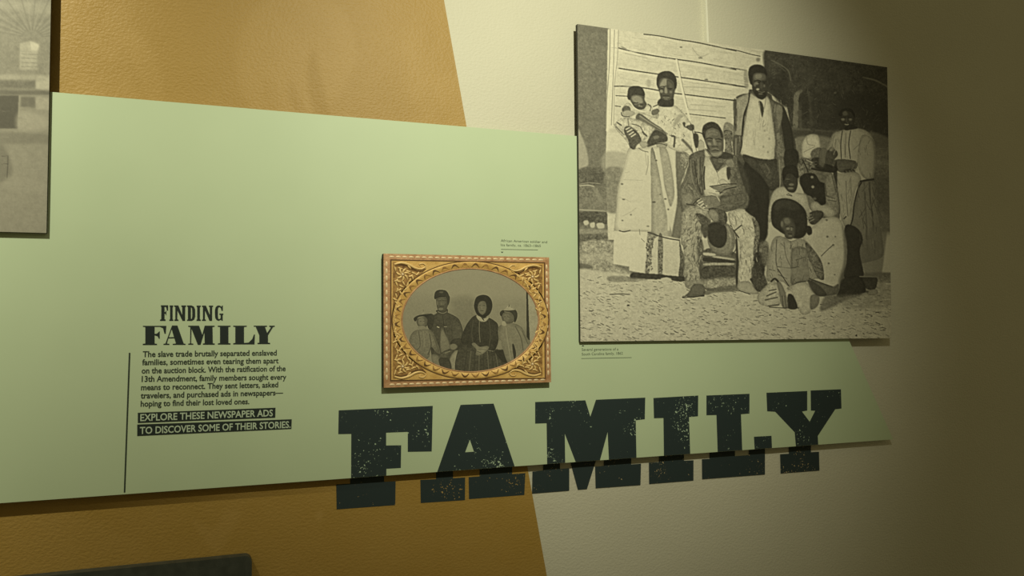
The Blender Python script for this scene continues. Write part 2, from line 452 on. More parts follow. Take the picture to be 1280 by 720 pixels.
heading(['945,251 1034,251 1034,258 1020,260 1034,300 1060,262 1048,258 1048,251 1085,251 1085,258 1074,260 1040,316 1040,364 1054,366 1054,374 970,374 970,366 982,364 982,316 958,258 945,258'])
# paragraph
z4b = lambda u, v: (140 + u / 5.333, 480 + v / 5.333)
for t, l, r in [
 ('The slave trade brutally separated enslaved', (178.4, 446.2), (345.9, 444.2)),
 ('families, sometimes even tearing them apart', (177.6, 456.3), (348.2, 454.0)),
 ('on the auction block. With the ratification of the', (177.0, 466.8), (357.0, 463.8)),
 ('13th Amendment, family members sought every', (177.0, 477.2), (357.9, 474.4)),
 ('means to reconnect. They sent letters, asked', (176.2, 487.7), (347.7, 484.0)),
 ('travelers, and purchased ads in newspapers\u2014', (175.7, 498.0), (353.8, 493.9)),
 ('hoping to find their lost loved ones.', (175.7, 508.2), (311.6, 505.0))]:
    text_line(t, l, r, YT, M_INKSOFT, gp, 0.022, cap=0.0101)
for q, t, l, r in [('172,192 1090,158 1088,225 172,260', 'EXPLORE THESE NEWSPAPER ADS', z4b(188, 247), z4b(1072, 214)),
                   ('168,270 1198,235 1196,300 168,347', 'TO DISCOVER SOME OF THEIR STORIES.', z4b(185, 333), z4b(1190, 291))]:
    hb = decal('text_highlight', [[z4b(*p) for p in pp(q)]], YT, M_INK, gp)
    text_line(t, l, r, YT - 0.0004, M_REV, hb, 0.018, cap=0.0120)
decal('vertical_rule', [[(161.0, 441), (163.0, 441), (156.6, 615.5), (154.7, 615.7)]], YT, M_INKSOFT, gp)
# captions
M_CAP = mat('caption_ink', (0.11, 0.14, 0.09), 0.6)
text_line('African American soldier and', (626, 302.2), (684, 304), YT, M_CAP, gp, 0.0, cap=0.0052, name='caption_line')
text_line('his family, ca. 1863\u20131865', (626, 307.6), (676, 308.8), YT, M_CAP, gp, 0.0, cap=0.0052, name='caption_line')
decal('caption_rule', [[(626.4, 311.3), (672.5, 312.1), (672.5, 312.7), (626.4, 311.9)]], YT, M_CAP, gp)
decal('caption_mark', [[(626, 314.6), (629.4, 314.7), (627.7, 316.2)]], YT, M_INK, gp)
text_line('Several generations of a', (727.2, 438.6), (773, 437.9), YT, M_CAP, gp, 0.0, cap=0.0058, name='caption_line')
text_line('South Carolina family, 1862', (727.2, 444.3), (778.6, 443.1), YT, M_CAP, gp, 0.0, cap=0.0058, name='caption_line')
decal('caption_rule', [[(726.7, 447.8), (789.5, 446.6), (789.5, 447.2), (726.7, 448.4)]], YT, M_CAP, gp)
decal('caption_mark', [[(727, 432.9), (728.7, 431.3), (730.4, 432.8)]], YT, M_INK, gp)
# ------------------------------------------------------------------ the large group photograph (flat print on a board)
A = Art(716, 24, 1122, 434, 2.2, 0.80)
P, L, E, Z = A.P, A.L, A.E, A.Z
A.tx = 1.0; A.rim = 0.0
Z(0, 0, 1)
# ground
P('716,330 1122,330 1122,440 716,440', .80, 3, sm=False, tex=.03)
# yard behind, left: shadows under the house and distant yard
P('716,205 800,205 800,345 716,345', .50, 2, sm=False, tex=.07)
# open door, left
P('716,20 763,20 757,206 716,210', .50, .8, sm=False, tex=.05)
P('716,20 763,20 763,42 716,40', .46, 3, .5, sm=False)
Z(715, 140, 5.143)
P('35,120 60,150 90,230 105,310 100,345 60,360 35,370', .70, 2)
P('40,370 270,370 280,480 200,470 120,475 40,465', .41, 3, tex=.08)
P('40,470 160,478 230,500 280,520 280,560 40,560', .50, 2, tex=.09)
P('40,555 280,560 270,630 40,625', .53, 2, tex=.06)
P('150,480 200,560 240,600 225,610 170,560 130,490', .62, 2, .6)
L('40,628 130,633 280,642', 9, .68, .6)
P('40,645 275,650 275,715 40,715', .38, 2, tex=.10)
L('50,475 100,470 140,478', 7, .72, .6); L('45,465 110,455 180,462', 5, .6, .6)
L('200,505 270,500', 8, .38, 1); L('120,400 250,395', 6, .34, 1.5)
Z(715, 270, 4.233)
for q in ('60,30 80,22 90,40 70,50', '130,40 165,38 170,62 140,66', '95,40 120,34 118,60 100,60', '155,115 180,112 182,125 160,128'): P(q, .80, .5)
P('40,70 220,75 225,90 40,95', .62, 1.5, tex=.06)
P('40,100 225,95 222,130 40,132', .45, 2, tex=.12)
P('40,150 222,140 222,250 310,300 310,330 40,350', .66, 3, tex=.13)
P('40,205 215,200 215,225 40,240', .76, 3, .7, tex=.1); P('40,250 100,262 110,275 60,285 40,280', .40, 2, .8)
P('40,340 300,315 420,330 600,340 400,352 200,356 60,372 40,365', .55, 2.5, .8, tex=.1)
# house boards
Z(0, 0, 1)
P('762,30 960,62 960,150 925,300 760,300 757,206', .86, .6, sm=False, tex=.035)
P('757,190 790,195 790,215 755,215', .68, 3, .7); P('757,212 785,216 783,260 756,262', .52, 3, .8, tex=.08)
Z(700, 20, 5.143)
P('308,85 350,70 378,75 340,740 296,740', .90, .8, sm=False, tex=.03)
L('322,80 318,300 300,560 296,720', 5, .62, .6); L('350,90 345,300 338,500 330,700', 5, .64, .5); L('376,90 370,260 352,430 345,700', 4, .68, .6)
for s_ in ('378,206 500,236 640,262 760,280 900,300 1131,345', '380,336 500,355 640,375 780,395 900,412 1131,445', '350,452 420,452 560,465 700,492 850,510 1131,545',
           '540,117 640,128 760,152 880,170 1131,224'):
    L(s_, 8, .38, .5)
for s_ in ('360,512 440,516', '355,578 390,582', '810,628 920,640 1060,656', '350,700 420,706'): L(s_, 6, .42, .6)
for s_ in ('378,220 640,275 1131,355', '382,350 640,388 1131,458', '560,478 850,524 1131,556'): L(s_, 10, .93, 1.2, .5)
for s_ in ('800,455 950,462 1100,480', '840,570 960,575 1060,585', '390,400 500,420', '420,240 560,270', '820,600 1000,612', '850,205 900,260 960,240'): L(s_, 5, .72, 1, .8)
E(903, 270, 14, 6, .55, 1); E(940, 410, 12, 6, .45, .8); E(778, 200, 8, 5, .5, .8); E(570, 430, 14, 30, .70, 2, .7); E(410, 205, 22, 5, .6, 1, rot=25)
Z(900, 50, 5.143)
L('0,48 100,65 200,92 262,105', 6, .40, .5); L('0,168 80,180 170,196', 6, .42, .5); L('0,278 80,290 165,302', 9, .34, .5); L('0,378 60,384 110,388', 7, .36, .5); L('0,498 35,502', 6, .4, .5)
P('155,200 180,205 182,300 158,300', .62, 1.5, .8)
P('262,60 290,66 286,200 300,420 262,300', .88, .8, tex=.03)
E(245, 125, 14, 14, .6, 1.5, tex=.1)
Z(0, 0, 1)
for _ in range(260):
    x, y = rng.uniform(764, 940), rng.uniform(45, 190); l = rng.uniform(4, 22)
    L([(x, y), (x + l, y + l * .15)], rng.uniform(.4, .9), rng.choice([.74, .78, .93]), .5, rng.uniform(.3, .8))
for _ in range(24): E(rng.uniform(766, 945), rng.uniform(45, 180), rng.uniform(3, 10), rng.uniform(1.5, 4), rng.choice([.76, .80, .92]), 2.5, .6)
Z(900, 50, 5.143)
# trees at the right
P('290,55 1120,150 1140,720 480,720 430,420 300,330 286,200', .285, 1, sm=False, tex=.05)
P('286,70 420,90 440,160 440,300 470,420 400,420 330,330 300,250', .24, 4, tex=.04)
P('300,80 420,100 400,180 360,240 310,200', .36, 8, .6, tex=.08)
P('430,90 560,110 600,240 560,300 470,330 430,200', .37, 8, .5, tex=.07)
P('600,140 800,170 860,330 700,380 620,300', .33, 10, .5, tex=.07)
L('330,130 390,160 440,200 455,260', 7, .50, 1.5, .8); L('350,140 420,200', 5, .46, 1.5, .6)
P('478,350 520,318 530,330 508,360 505,450 500,560 470,560 472,440', .54, 1.0, tex=.03)
P('500,330 545,285 600,235 590,290 530,335', .38, 3, .5); L('515,325 545,280 600,235 660,190', 5, .38, 2, .5)
P('562,330 580,350 590,420 600,540 580,545 576,440', .38, 2, .6); L('570,300 575,230 570,150', 8, .38, 3, .5)
P('505,440 520,440 525,560 505,560', .42, 1.5, .7)
P('530,350 560,350 565,480 530,480', .24, 3, .8); P('610,330 760,330 780,540 620,540', .27, 5, .8, tex=.04)
L('920,240 1000,260 1076,300', 10, .50, 1.5, .85); L('840,180 900,220 960,290', 5, .36, 2, .6); L('690,300 740,290 800,340', 6, .34, 3, .6)
E(740, 340, 10, 6, .46, 1.5)
for _ in range(70):
    x, y = rng.uniform(300, 1060), rng.uniform(120, 520)
    E(x, y, rng.uniform(8, 30), rng.uniform(6, 22), rng.uniform(.22, .40), 3, .35)
P('800,350 900,340 1080,400 1084,610 960,560 860,470 760,480 720,560 700,540 760,420', .24, 6, .8, tex=.02)
# yard at right
Z(900, 150, 5.143)
P('450,45 700,70 760,60 760,85 600,80 455,70', .44, 2.5, tex=.04); P('455,66 740,80 730,130 640,120 470,110', .34, 2, tex=.03)
P('475,120 720,120 700,260 480,300', .56, 3, tex=.05)
P('960,70 1020,88 1090,120 1094,300 1098,720 960,720', .47, 3, sm=False, tex=.05)
P('990,90 1090,130 1092,180 1000,170', .42, 5, .7); P('1000,255 1096,270 1096,300 1000,290', .56, 4, .8, tex=.06)
P('985,380 1100,390 1110,560 1010,580', .40, 5, .7, tex=.08); P('1030,560 1110,590 1112,720 1040,720', .50, 5, .6, tex=.1)
for _ in range(40):
    x, y = rng.uniform(1010, 1100), rng.uniform(160, 720)
    L([(x - 12, y), (x + rng.uniform(5, 14), y + rng.uniform(-2, 3))], 3, rng.choice([.34, .6, .62]), .8, .5)
# far ground behind the seated people
Z(900, 270, 4.233)
P('640,300 930,300 930,440 640,450', .44, 3, sm=False, tex=.06); P('760,330 930,310 930,410 820,420', .56, 4, .7, tex=.1)
# ground, front
Z(0, 0, 1)
P('716,345 760,340 860,350 940,352 1000,372 1060,362 1122,358 1122,440 716,440', .82, 3, tex=.045)
P('1040,360 1122,350 1122,380 1060,385', .62, 5, .6, tex=.08)
for _ in range(1050):
    x, y = rng.uniform(722, 1118), 345 + 85 * rng.uniform(0, 1) ** .8
    l = rng.uniform(1, 5); a = rng.choice([.15, .35, -.25, .5, 0.05]) + rng.normal() * .1
    L([(x, y), (x + l, y + l * a)], rng.uniform(.5, 1.3), rng.uniform(.40, .66), .4, rng.uniform(.4, .9))
for _ in range(300):
    x, y = rng.uniform(722, 1118), 345 + 85 * rng.uniform(0, 1)
    L([(x, y), (x + rng.uniform(2, 6), y + rng.normal() * .6)], rng.uniform(.8, 1.6), .90, .6, .5)
E(785.2, 381.8, 1.6, 1.0, .12, .4); E(1070.5, 419.4, 1.2, 1.2, .2, .4)
L('762,368 776,367.5 787,368', 1.2, .4); L('853,372 862,371 880,370', 1.3, .3)
for _ in range(420):
    x, y = rng.uniform(958, 1108), rng.uniform(66, 168); l = rng.uniform(1, 6); a_ = rng.uniform(0, 6.3)
    L([(x, y), (x + l * math.cos(a_), y + l * math.sin(a_))], rng.uniform(.4, 1.0), rng.choice([.20, .22, .34, .40, .46]), .6, rng.uniform(.3, .7))
A.rim = 0.22
# ---- standing man in the middle, behind the seated man
Z(900, 70, 6)
P('120,310 170,285 215,280 230,250 370,280 400,330 470,370 490,440 530,520 560,620 570,760 540,1100 380,1200 150,1000 100,620 125,350', .36, .8, tex=.04)
P('118,330 160,300 200,285 222,270 218,350 190,430 180,520 165,600 105,600 120,480 110,380', .66, .8, tex=.05)
P('100,340 125,345 125,540 108,545', .30, 1, .8); L('222,280 215,350 185,430 172,520 168,600', 14, .22, .8)
P('470,380 500,430 540,560 560,760 545,900 490,900 480,640 455,480', .23, 1.2, tex=.02)
P('365,300 400,340 430,370 440,480 450,600 440,760 410,760 405,560 380,400', .44, 1, tex=.06)
P('420,370 465,380 470,440 455,520 440,560 425,500', .55, 1, tex=.05)
P('430,560 470,640 490,720 480,860 430,860', .55, 1.2, .8, tex=.12)
# shirt front
P('230,280 260,300 300,320 345,300 370,330 385,400 400,520 415,640 410,700 405,780 380,800 160,740 165,650 185,520 205,400 220,330', .875, .7, tex=.035)
P('290,340 315,350 328,400 318,460 306,420', .30, .8); L('345,310 340,350 330,400', 5, .62, .6); L('330,480 320,530 345,510', 4, .68, .6)
L('240,300 290,330 300,420 290,500', 4, .76, .8)
for q in ((325, 680), (335, 560), (370, 620), (360, 720)): E(q[0], q[1], 7, 9, .66, 1, .8)
# head
P('215,110 230,80 270,66 315,74 345,110 350,160 355,220 358,260 350,300 320,326 290,318 262,290 243,250 236,200 218,170', .27, .6, tex=.02)
P('214,120 228,82 270,64 320,74 348,112 350,150 330,130 270,126 246,150 242,210 226,205 216,160', .19, .5)
P('250,140 290,130 335,135 345,175 300,188 256,190', .40, 1.2); P('262,138 310,132 318,165 268,175', .58, 1.5, .8)
E(275, 205, 16, 10, .52, .8); E(262, 215, 10, 14, .48, .8, .8)
L('258,188 285,182 305,190', 7, .14, .5); L('318,192 345,192', 7, .16, .5); E(292, 198, 9, 5, .12, .4); E(332, 202, 9, 4, .14, .4)
P('305,200 315,205 318,240 300,240', .36, .8, .8); E(283, 250, 12, 9, .72, .8); E(332, 225, 8, 10, .46, .9); E(316, 225, 6, 14, .34, .8)
P('262,262 275,260 330,270 345,262 340,300 318,318 290,312 268,290', .20, 1); L('286,266 315,272 335,268', 5, .45, .5); E(305, 284, 16, 5, .50, .7)
# arm hanging at the left and hands by the post
P('98,600 165,602 160,660 150,740 110,760 95,680', .40, .7, tex=.05); L('120,620 118,740', 8, .58, .8); L('160,600 165,660 150,720', 8, .22, .8)
P('40,500 100,520 110,560 95,620 60,640 20,600', .55, 2, .8, tex=.12); P('30,560 90,570 88,660 95,740 40,740 40,650', .45, 1.2, .9, tex=.15)
Z(900, 70, 6)

folds_ = [L([(x, y), (x + rng.uniform(-6, 4), y + rng.uniform(20, 60))], 5, v, .9, .5) for x, y, v in zip(rng.uniform(120, 470, 46), rng.uniform(320, 640, 46), rng.choice([.68, .74, .78, .82], 46))]
# trousers of the standing man
Z(940, 190, 6)
P('-70,20 0,35 60,50 130,56 185,56 200,120 215,260 190,280 140,290 100,250 60,190 -40,100', .30, .8, tex=.05)
P('40,80 100,80 150,120 160,200 130,230 90,170 60,120', .36, 2, .8, tex=.07); L('100,90 130,140 110,180', 8, .48, 1.5, .7)
P('190,50 240,40 250,100 225,160 215,260 200,200', .48, 1, tex=.08); L('205,60 212,200 208,270', 8, .60, .8)
P('250,-10 340,-10 345,120 250,110', .22, 1.5)
# dark gap between seated man and the group at right
P('-60,90 0,120 60,170 110,240 130,300 120,560 110,640 60,700 -10,640 -60,380', .19, 2, tex=.02)
P('-100,250 20,300 60,480 50,760 -20,500', .19, 2)
# ---- woman in the white apron dress, baby in her arms
Z(760, 180, 6)
P('150,40 215,30 400,15 520,20 560,60 580,130 560,260 545,420 555,520 540,700 470,705 380,688 300,662 60,655 45,640 62,480 75,330 110,200', .86, .6, tex=.02)
P('320,60 345,50 400,300 450,560 480,700 380,690 300,660 325,640 322,300', .72, 1.2, tex=.05)
P('385,30 440,40 480,200 500,400 470,470 440,380 410,250', .70, 1.5, tex=.05)
L('375,50 400,200 415,350 450,520 455,640', 20, .86, 2); L('480,60 505,220 508,380 480,480', 16, .88, 2)
P('510,50 560,60 600,120 575,220 548,300 545,430 560,500 545,700 480,702 500,560 520,420 512,250', .50, 2, tex=.04)
P('545,50 615,90 600,150 570,200 545,150', .62, 1.2, tex=.14)
L('300,90 300,160 285,230', 6, .68, .8); L('345,60 350,110', 8, .5, .8); L('230,30 260,50 300,60', 6, .50, .6); L('280,60 290,160', 4, .72, 1)
for q in ((362, 123, 9, 5), (118, 415, 12, 5), (105, 300, 9, 5), (345, 436, 14, 6), (430, 412, 11, 5), (172, 531, 7, 4), (108, 573, 6, 4), (300, 617, 12, 3), (452, 490, 8, 5), (392, 378, 6, 4)): E(*q, .36, .5)
for s_ in ('110,540 170,510 210,480', '70,400 120,410 170,435', '120,268 260,272', '350,320 380,330', '130,215 160,208'): L(s_, 3, .74, .6)
L('60,655 120,660 170,652', 9, .36, .5); L('45,655 300,650', 4, .7, .7)
Z(760, 280, 6)
P('45,50 300,60 270,370 160,350 160,320 38,300', .88, .6, sm=False, tex=.02)
P('300,65 535,110 565,180 575,400 400,390 275,370', .84, .6, sm=False, tex=.04)
P('300,65 375,88 350,110 330,180 325,260 310,360 280,365 290,250', .60, 1, tex=.16)
for _ in range(60): E(rng.uniform(285, 340), rng.uniform(110, 360), rng.uniform(3, 7), rng.uniform(3, 8), rng.choice([.3, .35, .85]), .4, .8)
P('380,95 410,110 405,380 375,375', .50, 1, tex=.12)
for _ in range(25): E(rng.uniform(378, 408), rng.uniform(120, 370), 5, 5, rng.choice([.28, .7]), .4, .8)
P('535,120 550,180 575,260 572,395 530,392 540,280', .40, 1, tex=.14); L('300,62 400,95 470,112 535,122', 9, .33, .5)
L('85,50 120,58 165,48', 8, .36, .5); L('235,40 240,80', 5, .6, .6); L('250,110 275,135', 5, .6, .5)
P('165,385 190,365 280,370 400,378 440,385 560,395 595,405 590,425 540,432 480,422 440,400 380,415 260,412 180,410', .26, .7, tex=.05)
P('395,410 430,402 470,408 470,424 420,428', .82, .7)
P('0,395 100,390 180,400 300,415 200,430 60,435 0,425', .52, 2, .7, tex=.1)
Z(760, 75, 6)
# blouse and sleeves
P('385,340 490,335 560,390 600,440 640,500 660,560 640,640 560,690 470,665 430,630 330,600 300,560 280,480 330,420 370,380', .86, .7, tex=.06)
for _ in range(46):
    x, y = rng.uniform(380, 590), rng.uniform(370, 640)
    L([(x, y), (x + rng.uniform(-16, 16), y + rng.uniform(4, 16))], 5, rng.choice([.5, .55, .62]), .6, .8)
P('500,450 530,410 560,420 520,480 490,500', .66, 1.5, .7); L('480,570 500,580 495,650', 14, .38, .8); L('560,600 600,640 640,690', 18, .45, 2); L('620,480 640,560 665,620', 10, .48, 1)
# woman's head
P('370,130 385,100 430,84 475,92 508,130 514,190 500,240 490,300 485,345 430,352 385,345 370,320 392,290 385,240 366,180', .34, .6, tex=.02)
P('366,140 385,100 430,84 478,92 510,135 514,200 500,215 488,160 440,135 395,140 378,175 382,210 368,190', .25, .6, tex=.04)
P('385,190 410,145 440,140 455,175 430,195 400,210', .62, 1.2); P('440,150 480,170 490,210 450,210', .38, 1.2)
L('388,205 408,198 428,200', 6, .20, .5); L('448,212 480,214', 6, .2, .5); E(402, 214, 10, 4, .18, .5); E(465, 220, 10, 4, .18, .5)
P('428,205 438,205 446,245 424,245', .60, .8); E(400, 235, 13, 12, .60, 1.2); E(472, 240, 10, 10, .50, 1.2)
L('412,270 435,266 462,272', 6, .22, .5); L('415,280 440,284 458,280', 5, .52, .6); L('425,292 445,296', 6, .46, .6)
P('375,310 400,290 440,306 490,292 488,345 440,352 390,342', .24, .8, tex=.03)
# baby
P('100,390 120,340 150,320 200,340 300,330 330,350 350,400 380,400 370,440 300,420 230,400 160,430 110,420', .82, .7, tex=.08)
P('150,250 160,210 200,196 250,206 274,250 275,300 290,330 270,366 230,372 190,350 165,300 150,290', .36, .6)
P('146,262 156,212 200,195 252,206 276,256 262,270 230,262 190,262 172,285 160,300 148,285', .25, .6, tex=.04)
P('175,275 215,265 250,280 265,320 230,330 190,315', .60, 1.2); L('192,318 212,322 226,318', 6, .22, .5); L('240,330 262,332', 6, .22, .5); E(206, 332, 12, 6, .48, .7)
E(235, 342, 7, 7, .56, .6); L('222,362 240,358 262,360', 5, .2, .5); E(250, 350, 9, 4, .55, .6)
P('105,370 125,345 160,350 170,380 150,390 120,400', .40, 1, tex=.08); P('110,390 150,375 200,395 180,415 130,415', .70, 1)
L('100,395 110,420 160,425', 7, .34, .7); L('300,330 320,350 316,380', 6, .34, .7); L('340,350 385,330', 8, .34, .7); P('330,380 370,365 385,385 360,410 330,410', .46, 1)
L('170,320 200,360 250,385 300,385', 9, .88, .7)
# forearm across, hand, baby's feet
P('215,410 250,405 330,465 400,510 440,560 440,600 400,590 340,530 260,490 210,455', .48, .7, tex=.05)
L('240,420 330,480 400,520', 9, .60, 1); 
P('50,480 90,440 150,430 230,450 330,500 350,520 290,590 240,620 200,660 180,670 130,600 60,520', .82, .8, tex=.12)
P('300,600 345,530 400,540 445,580 440,610 380,625 310,650 285,640', .32, .8, tex=.06)
P('340,575 370,565 385,580 350,595', .5, .8)
P('130,500 170,500 210,530 240,570 250,610 215,640 200,670 165,655 150,600 120,540', .38, .8, tex=.08)
for s_ in ('135,520 165,505', '145,540 180,520', '160,560 190,540', '175,575 205,555'): L(s_, 9, .80, .6)
L('70,470 100,490', 10, .4, .8); L('60,500 120,560', 7, .5, .8); L('150,440 160,500 220,530', 6, .5, .8); L('180,480 240,500 270,560', 8, .5, .8); L('260,540 290,570', 12, .4, .8)
P('235,620 280,610 300,640 260,660', .7, .8)
P('370,625 440,625 430,660 370,650', .66, .8); L('360,630 400,628 440,640', 6, .34, .6)
# pole held upright, and the small things beside it
L('513,0 535,120 560,240 590,360 615,450', 16, .92, .5); L('523,0 546,120 571,240 600,360', 4, .62, .5)
L('605,480 625,560 650,690', 22, .88, .7); L('620,490 640,560 663,680', 5, .55, .6)
P('560,470 580,470 580,500 600,490 640,485 645,520 620,530 590,510 570,500', .36, .8, tex=.1)
P('640,555 675,560 680,640 660,660 645,620', .28, .8); L('650,540 690,545 720,560', 8, .3, .6); P('685,600 720,620 720,680 680,690', .74, 1)
# ---- seated man
Z(840, 130, 6)
P('250,340 220,360 140,400 120,470 90,560 60,640 60,720 80,820 160,860 300,830 460,800 560,780 580,660 560,560 520,460 480,400 430,370', .47, .8, tex=.07)
P('130,390 230,345 245,380 240,480 245,640 215,690 180,600 150,500', .42, 1, tex=.08); L('170,430 185,560 220,680', 9, .28, .8); L('215,400 215,520 232,650', 8, .30, .8); L('195,410 200,600', 6, .58, .8); L('140,420 150,560 180,640', 6, .56, .8)
P('440,400 490,400 540,520 560,640 550,700 460,690 430,600', .44, 1.5, tex=.08); P('490,420 560,500 600,640 580,700 520,560', .26, 3, .8)
P('70,600 150,600 210,680 260,690 330,690 360,720 200,720 70,720', .52, 1.5, tex=.08)
# shirt
P('262,370 290,420 335,500 380,470 430,455 425,520 440,600 420,640 350,690 250,690 240,600 240,450', .86, .7, tex=.04)
L('285,410 310,460 338,512', 6, .42, .5); L('338,512 370,480 400,465', 6, .5, .5); L('338,515 350,560 340,600', 4, .66, .6)
P('410,480 435,475 440,520 425,570 412,540', .28, .8); L('245,470 240,560 245,640', 10, .3, .8)
P('350,590 380,560 430,600 400,620', .80, .8)
P('290,400 335,390 350,440 390,440 370,470 338,500 310,450', .40, 1, tex=.05)
# scarf / collar
P('380,360 430,370 460,400 430,418 380,410 350,400', .28, 1); P('245,340 270,360 290,385 262,400 245,380', .8, .8); L('250,335 280,380', 6, .5, .6)
P('400,420 460,410 470,470 440,480 400,450', .60, 1.5, .8, tex=.08)
# book / paper in his lap
L('285,618 360,608 385,602 430,600 480,600', 8, .26, .5); P('290,622 360,615 480,602 500,620 420,645 370,672 340,650', .55, .7, tex=.05); L('360,672 400,640 480,622', 8, .26, .6)
# head
P('228,200 240,160 280,138 325,142 362,180 385,240 388,320 378,370 345,395 305,392 275,360 250,290 232,240', .42, .6, tex=.03)
P('226,215 236,165 280,136 328,142 365,182 384,240 370,250 350,200 300,180 260,200 248,240 250,270 232,240', .29, .7, tex=.07)
P('255,215 290,188 330,190 355,220 340,245 300,240 262,255', .51, 1.2, tex=.04); L('270,225 300,215 340,222', 3, .4, .6)
L('258,262 280,255 305,262', 7, .20, .5); L('325,264 350,262 372,270', 7, .22, .5); L('268,276 300,276', 5, .24, .4); L('330,280 362,284', 5, .24, .4)
P('305,262 325,262 340,310 310,312', .54, 1); E(282, 300, 15, 10, .60, 1.2, rot=30); E(360, 300, 10, 12, .50, 1); L('312,265 318,298', 5, .64, .7); L('262,340 290,372', 8, .3, .8)
L('265,310 280,340', 9, .26, .6); L('300,320 322,316 345,322', 5, .22, .5); L('300,340 325,334 350,342', 6, .56, .7); L('305,350 330,348 350,352', 4, .24, .5)
P('280,350 300,362 340,362 375,352 370,380 335,394 300,388', .58, .8, tex=.06); L('305,398 340,406 370,396', 8, .22, .8)
def folds(n, x0, x1, y0, y1, a, l, w, vals, al=.6):
    for _ in range(n):
        x, y = rng.uniform(x0, x1), rng.uniform(y0, y1); q = math.radians(a + rng.normal() * 16); m = rng.uniform(.4, 1) * l
        L([(x, y), (x + m * .5 * math.cos(q) + rng.normal() * 2, y + m * .5 * math.sin(q)), (x + m * math.cos(q), y + m * math.sin(q))], w * rng.uniform(.6, 1.3), rng.choice(vals), .8, al)
folds(26, 80, 130, 420, 680, 100, 50, 5, [.34, .36, .60]); folds(18, 100, 220, 590, 690, 60, 45, 6, [.34, .62, .40]); folds(16, 440, 500, 400, 560, 80, 50, 6, [.34, .56])
folds(14, 165, 235, 400, 640, 95, 50, 5, [.26, .55]); folds(12, 255, 420, 640, 700, 10, 40, 5, [.36, .6])
# hands, cane hand, hat on his knee, trousers
Z(840, 240, 6)
P('75,160 130,110 200,105 270,150 290,230 230,260 225,330 230,470 230,600 240,720 110,720 95,600 85,420 66,380 68,260', .68, .8, tex=.11)
P('180,160 250,180 290,230 250,280 225,260 200,220', .38, 1.5, tex=.1); P('190,330 235,400 245,620 235,700 200,560 180,420', .36, 2, .8, tex=.12)
P('150,340 180,340 200,480 190,560 150,520 145,420', .68, 1.5, .8, tex=.08)
for _ in range(60):
    x, y = rng.uniform(90, 225), rng.uniform(150, 690); L([(x, y), (x + rng.uniform(-14, 14), y + rng.uniform(8, 30))], 7, rng.choice([.38, .42, .74, .76]), .8, .6)
P('420,160 450,140 520,125 560,150 610,190 645,240 655,310 640,400 620,480 640,600 680,720 490,720 500,560 510,400 480,340 460,280 430,230', .82, .8, tex=.09)
P('600,190 650,250 658,330 640,420 610,470 620,300', .50, 1.2, tex=.16); L('470,290 520,250', 10, .34, .8); L('460,290 500,340', 9, .24, .8)
for _ in range(40):
    x, y = rng.uniform(500, 640), rng.uniform(180, 690); L([(x, y), (x + rng.uniform(-10, 10), y + rng.uniform(8, 22))], 6, rng.choice([.5, .55, .86]), .8, .6)
P('620,460 690,470 690,620 640,640 610,600', .26, 1.5, tex=.08); P('600,580 680,600 720,720 640,720', .36, 1.5, tex=.1)
P('640,380 720,380 720,560 660,460', .48, 3, .8, tex=.14)
# box / bench between the legs
P('235,440 480,460 490,640 470,720 235,720', .42, 1, tex=.07)
P('240,455 320,462 320,478 242,474', .82, .5); P('320,478 460,498 455,512 310,492', .78, .5); P('250,535 440,530 450,548 260,552', .72, .6, tex=.08); P('250,490 460,515 455,530 250,520', .26, .7)
P('245,560 460,560 455,640 240,650', .36, 1, tex=.08); P('240,660 480,640 490,720 240,720', .66, 1.5, tex=.12); L('482,360 490,500 486,640 490,720', 16, .24, 1.5)
# hat
P('262,250 330,215 420,240 465,300 475,380 450,450 390,482 320,460 275,400 262,320', .56, .8, tex=.06)
P('270,250 330,225 395,250 412,310 405,380 370,418 320,410 280,370 266,300', .24, 1, tex=.03); L('415,260 440,330 440,400', 10, .7, 1.2, .6); L('440,250 478,320 482,420 450,470', 7, .3, .8)
P('215,260 270,240 265,330 240,340', .36, 1.5, tex=.06)
# folded hands
P('185,60 220,40 300,25 350,50 370,100 300,130 250,135 210,110', .55, .7, tex=.06)
P('270,130 330,120 400,150 415,210 390,250 350,230 300,210', .38, 1, tex=.1); P('270,150 310,130 350,170 345,220 305,215', .60, 1, tex=.06)
for s_ in ('190,70 215,50', '200,85 230,70', '215,105 235,88', '232,120 260,104'): L(s_, 9, .86, .6)
L('160,90 190,60 210,50', 8, .28, .7); L('190,95 240,130 270,135', 9, .74, .7); L('235,100 250,110', 6, .3, .5)
L('330,20 360,70', 10, .72, .7); P('370,30 450,20 540,10 560,80 470,130 400,130 365,90', .44, 1.5, tex=.07)
P('70,20 150,0 160,70 100,110 70,70', .58, 1.2, tex=.06); L('110,90 170,100', 10, .32, .8)
folds(40, 85, 215, 160, 420, 115, 40, 7, [.36, .40, .78]); folds(40, 95, 230, 400, 690, 95, 40, 7, [.34, .40, .76]); folds(34, 430, 600, 160, 330, 60, 36, 6, [.52, .90]); folds(40, 500, 640, 320, 690, 92, 36, 7, [.46, .88]); folds(14, 380, 540, 40, 120, 160, 30, 5, [.32, .54])
# boots
Z(715, 270, 4.233)
P('600,425 590,428 620,400 635,370 655,358 690,362 705,390 700,415 640,428', .44, .6, tex=.04); L('585,428 640,430 700,418', 5, .16, .5)
P('610,345 690,340 700,362 650,358 615,370', .62, 1, tex=.08); P('700,400 780,375 880,370 880,395 760,405 710,418', .46, 1.5, .8, tex=.06)
Z(900, 270, 4.233)
P('95,355 150,345 190,385 205,410 165,412 100,392', .72, .8, tex=.04); L('100,395 160,414', 4, .3, .5)
P('160,330 230,330 240,390 200,400 175,360', .36, 1.2, tex=.08)
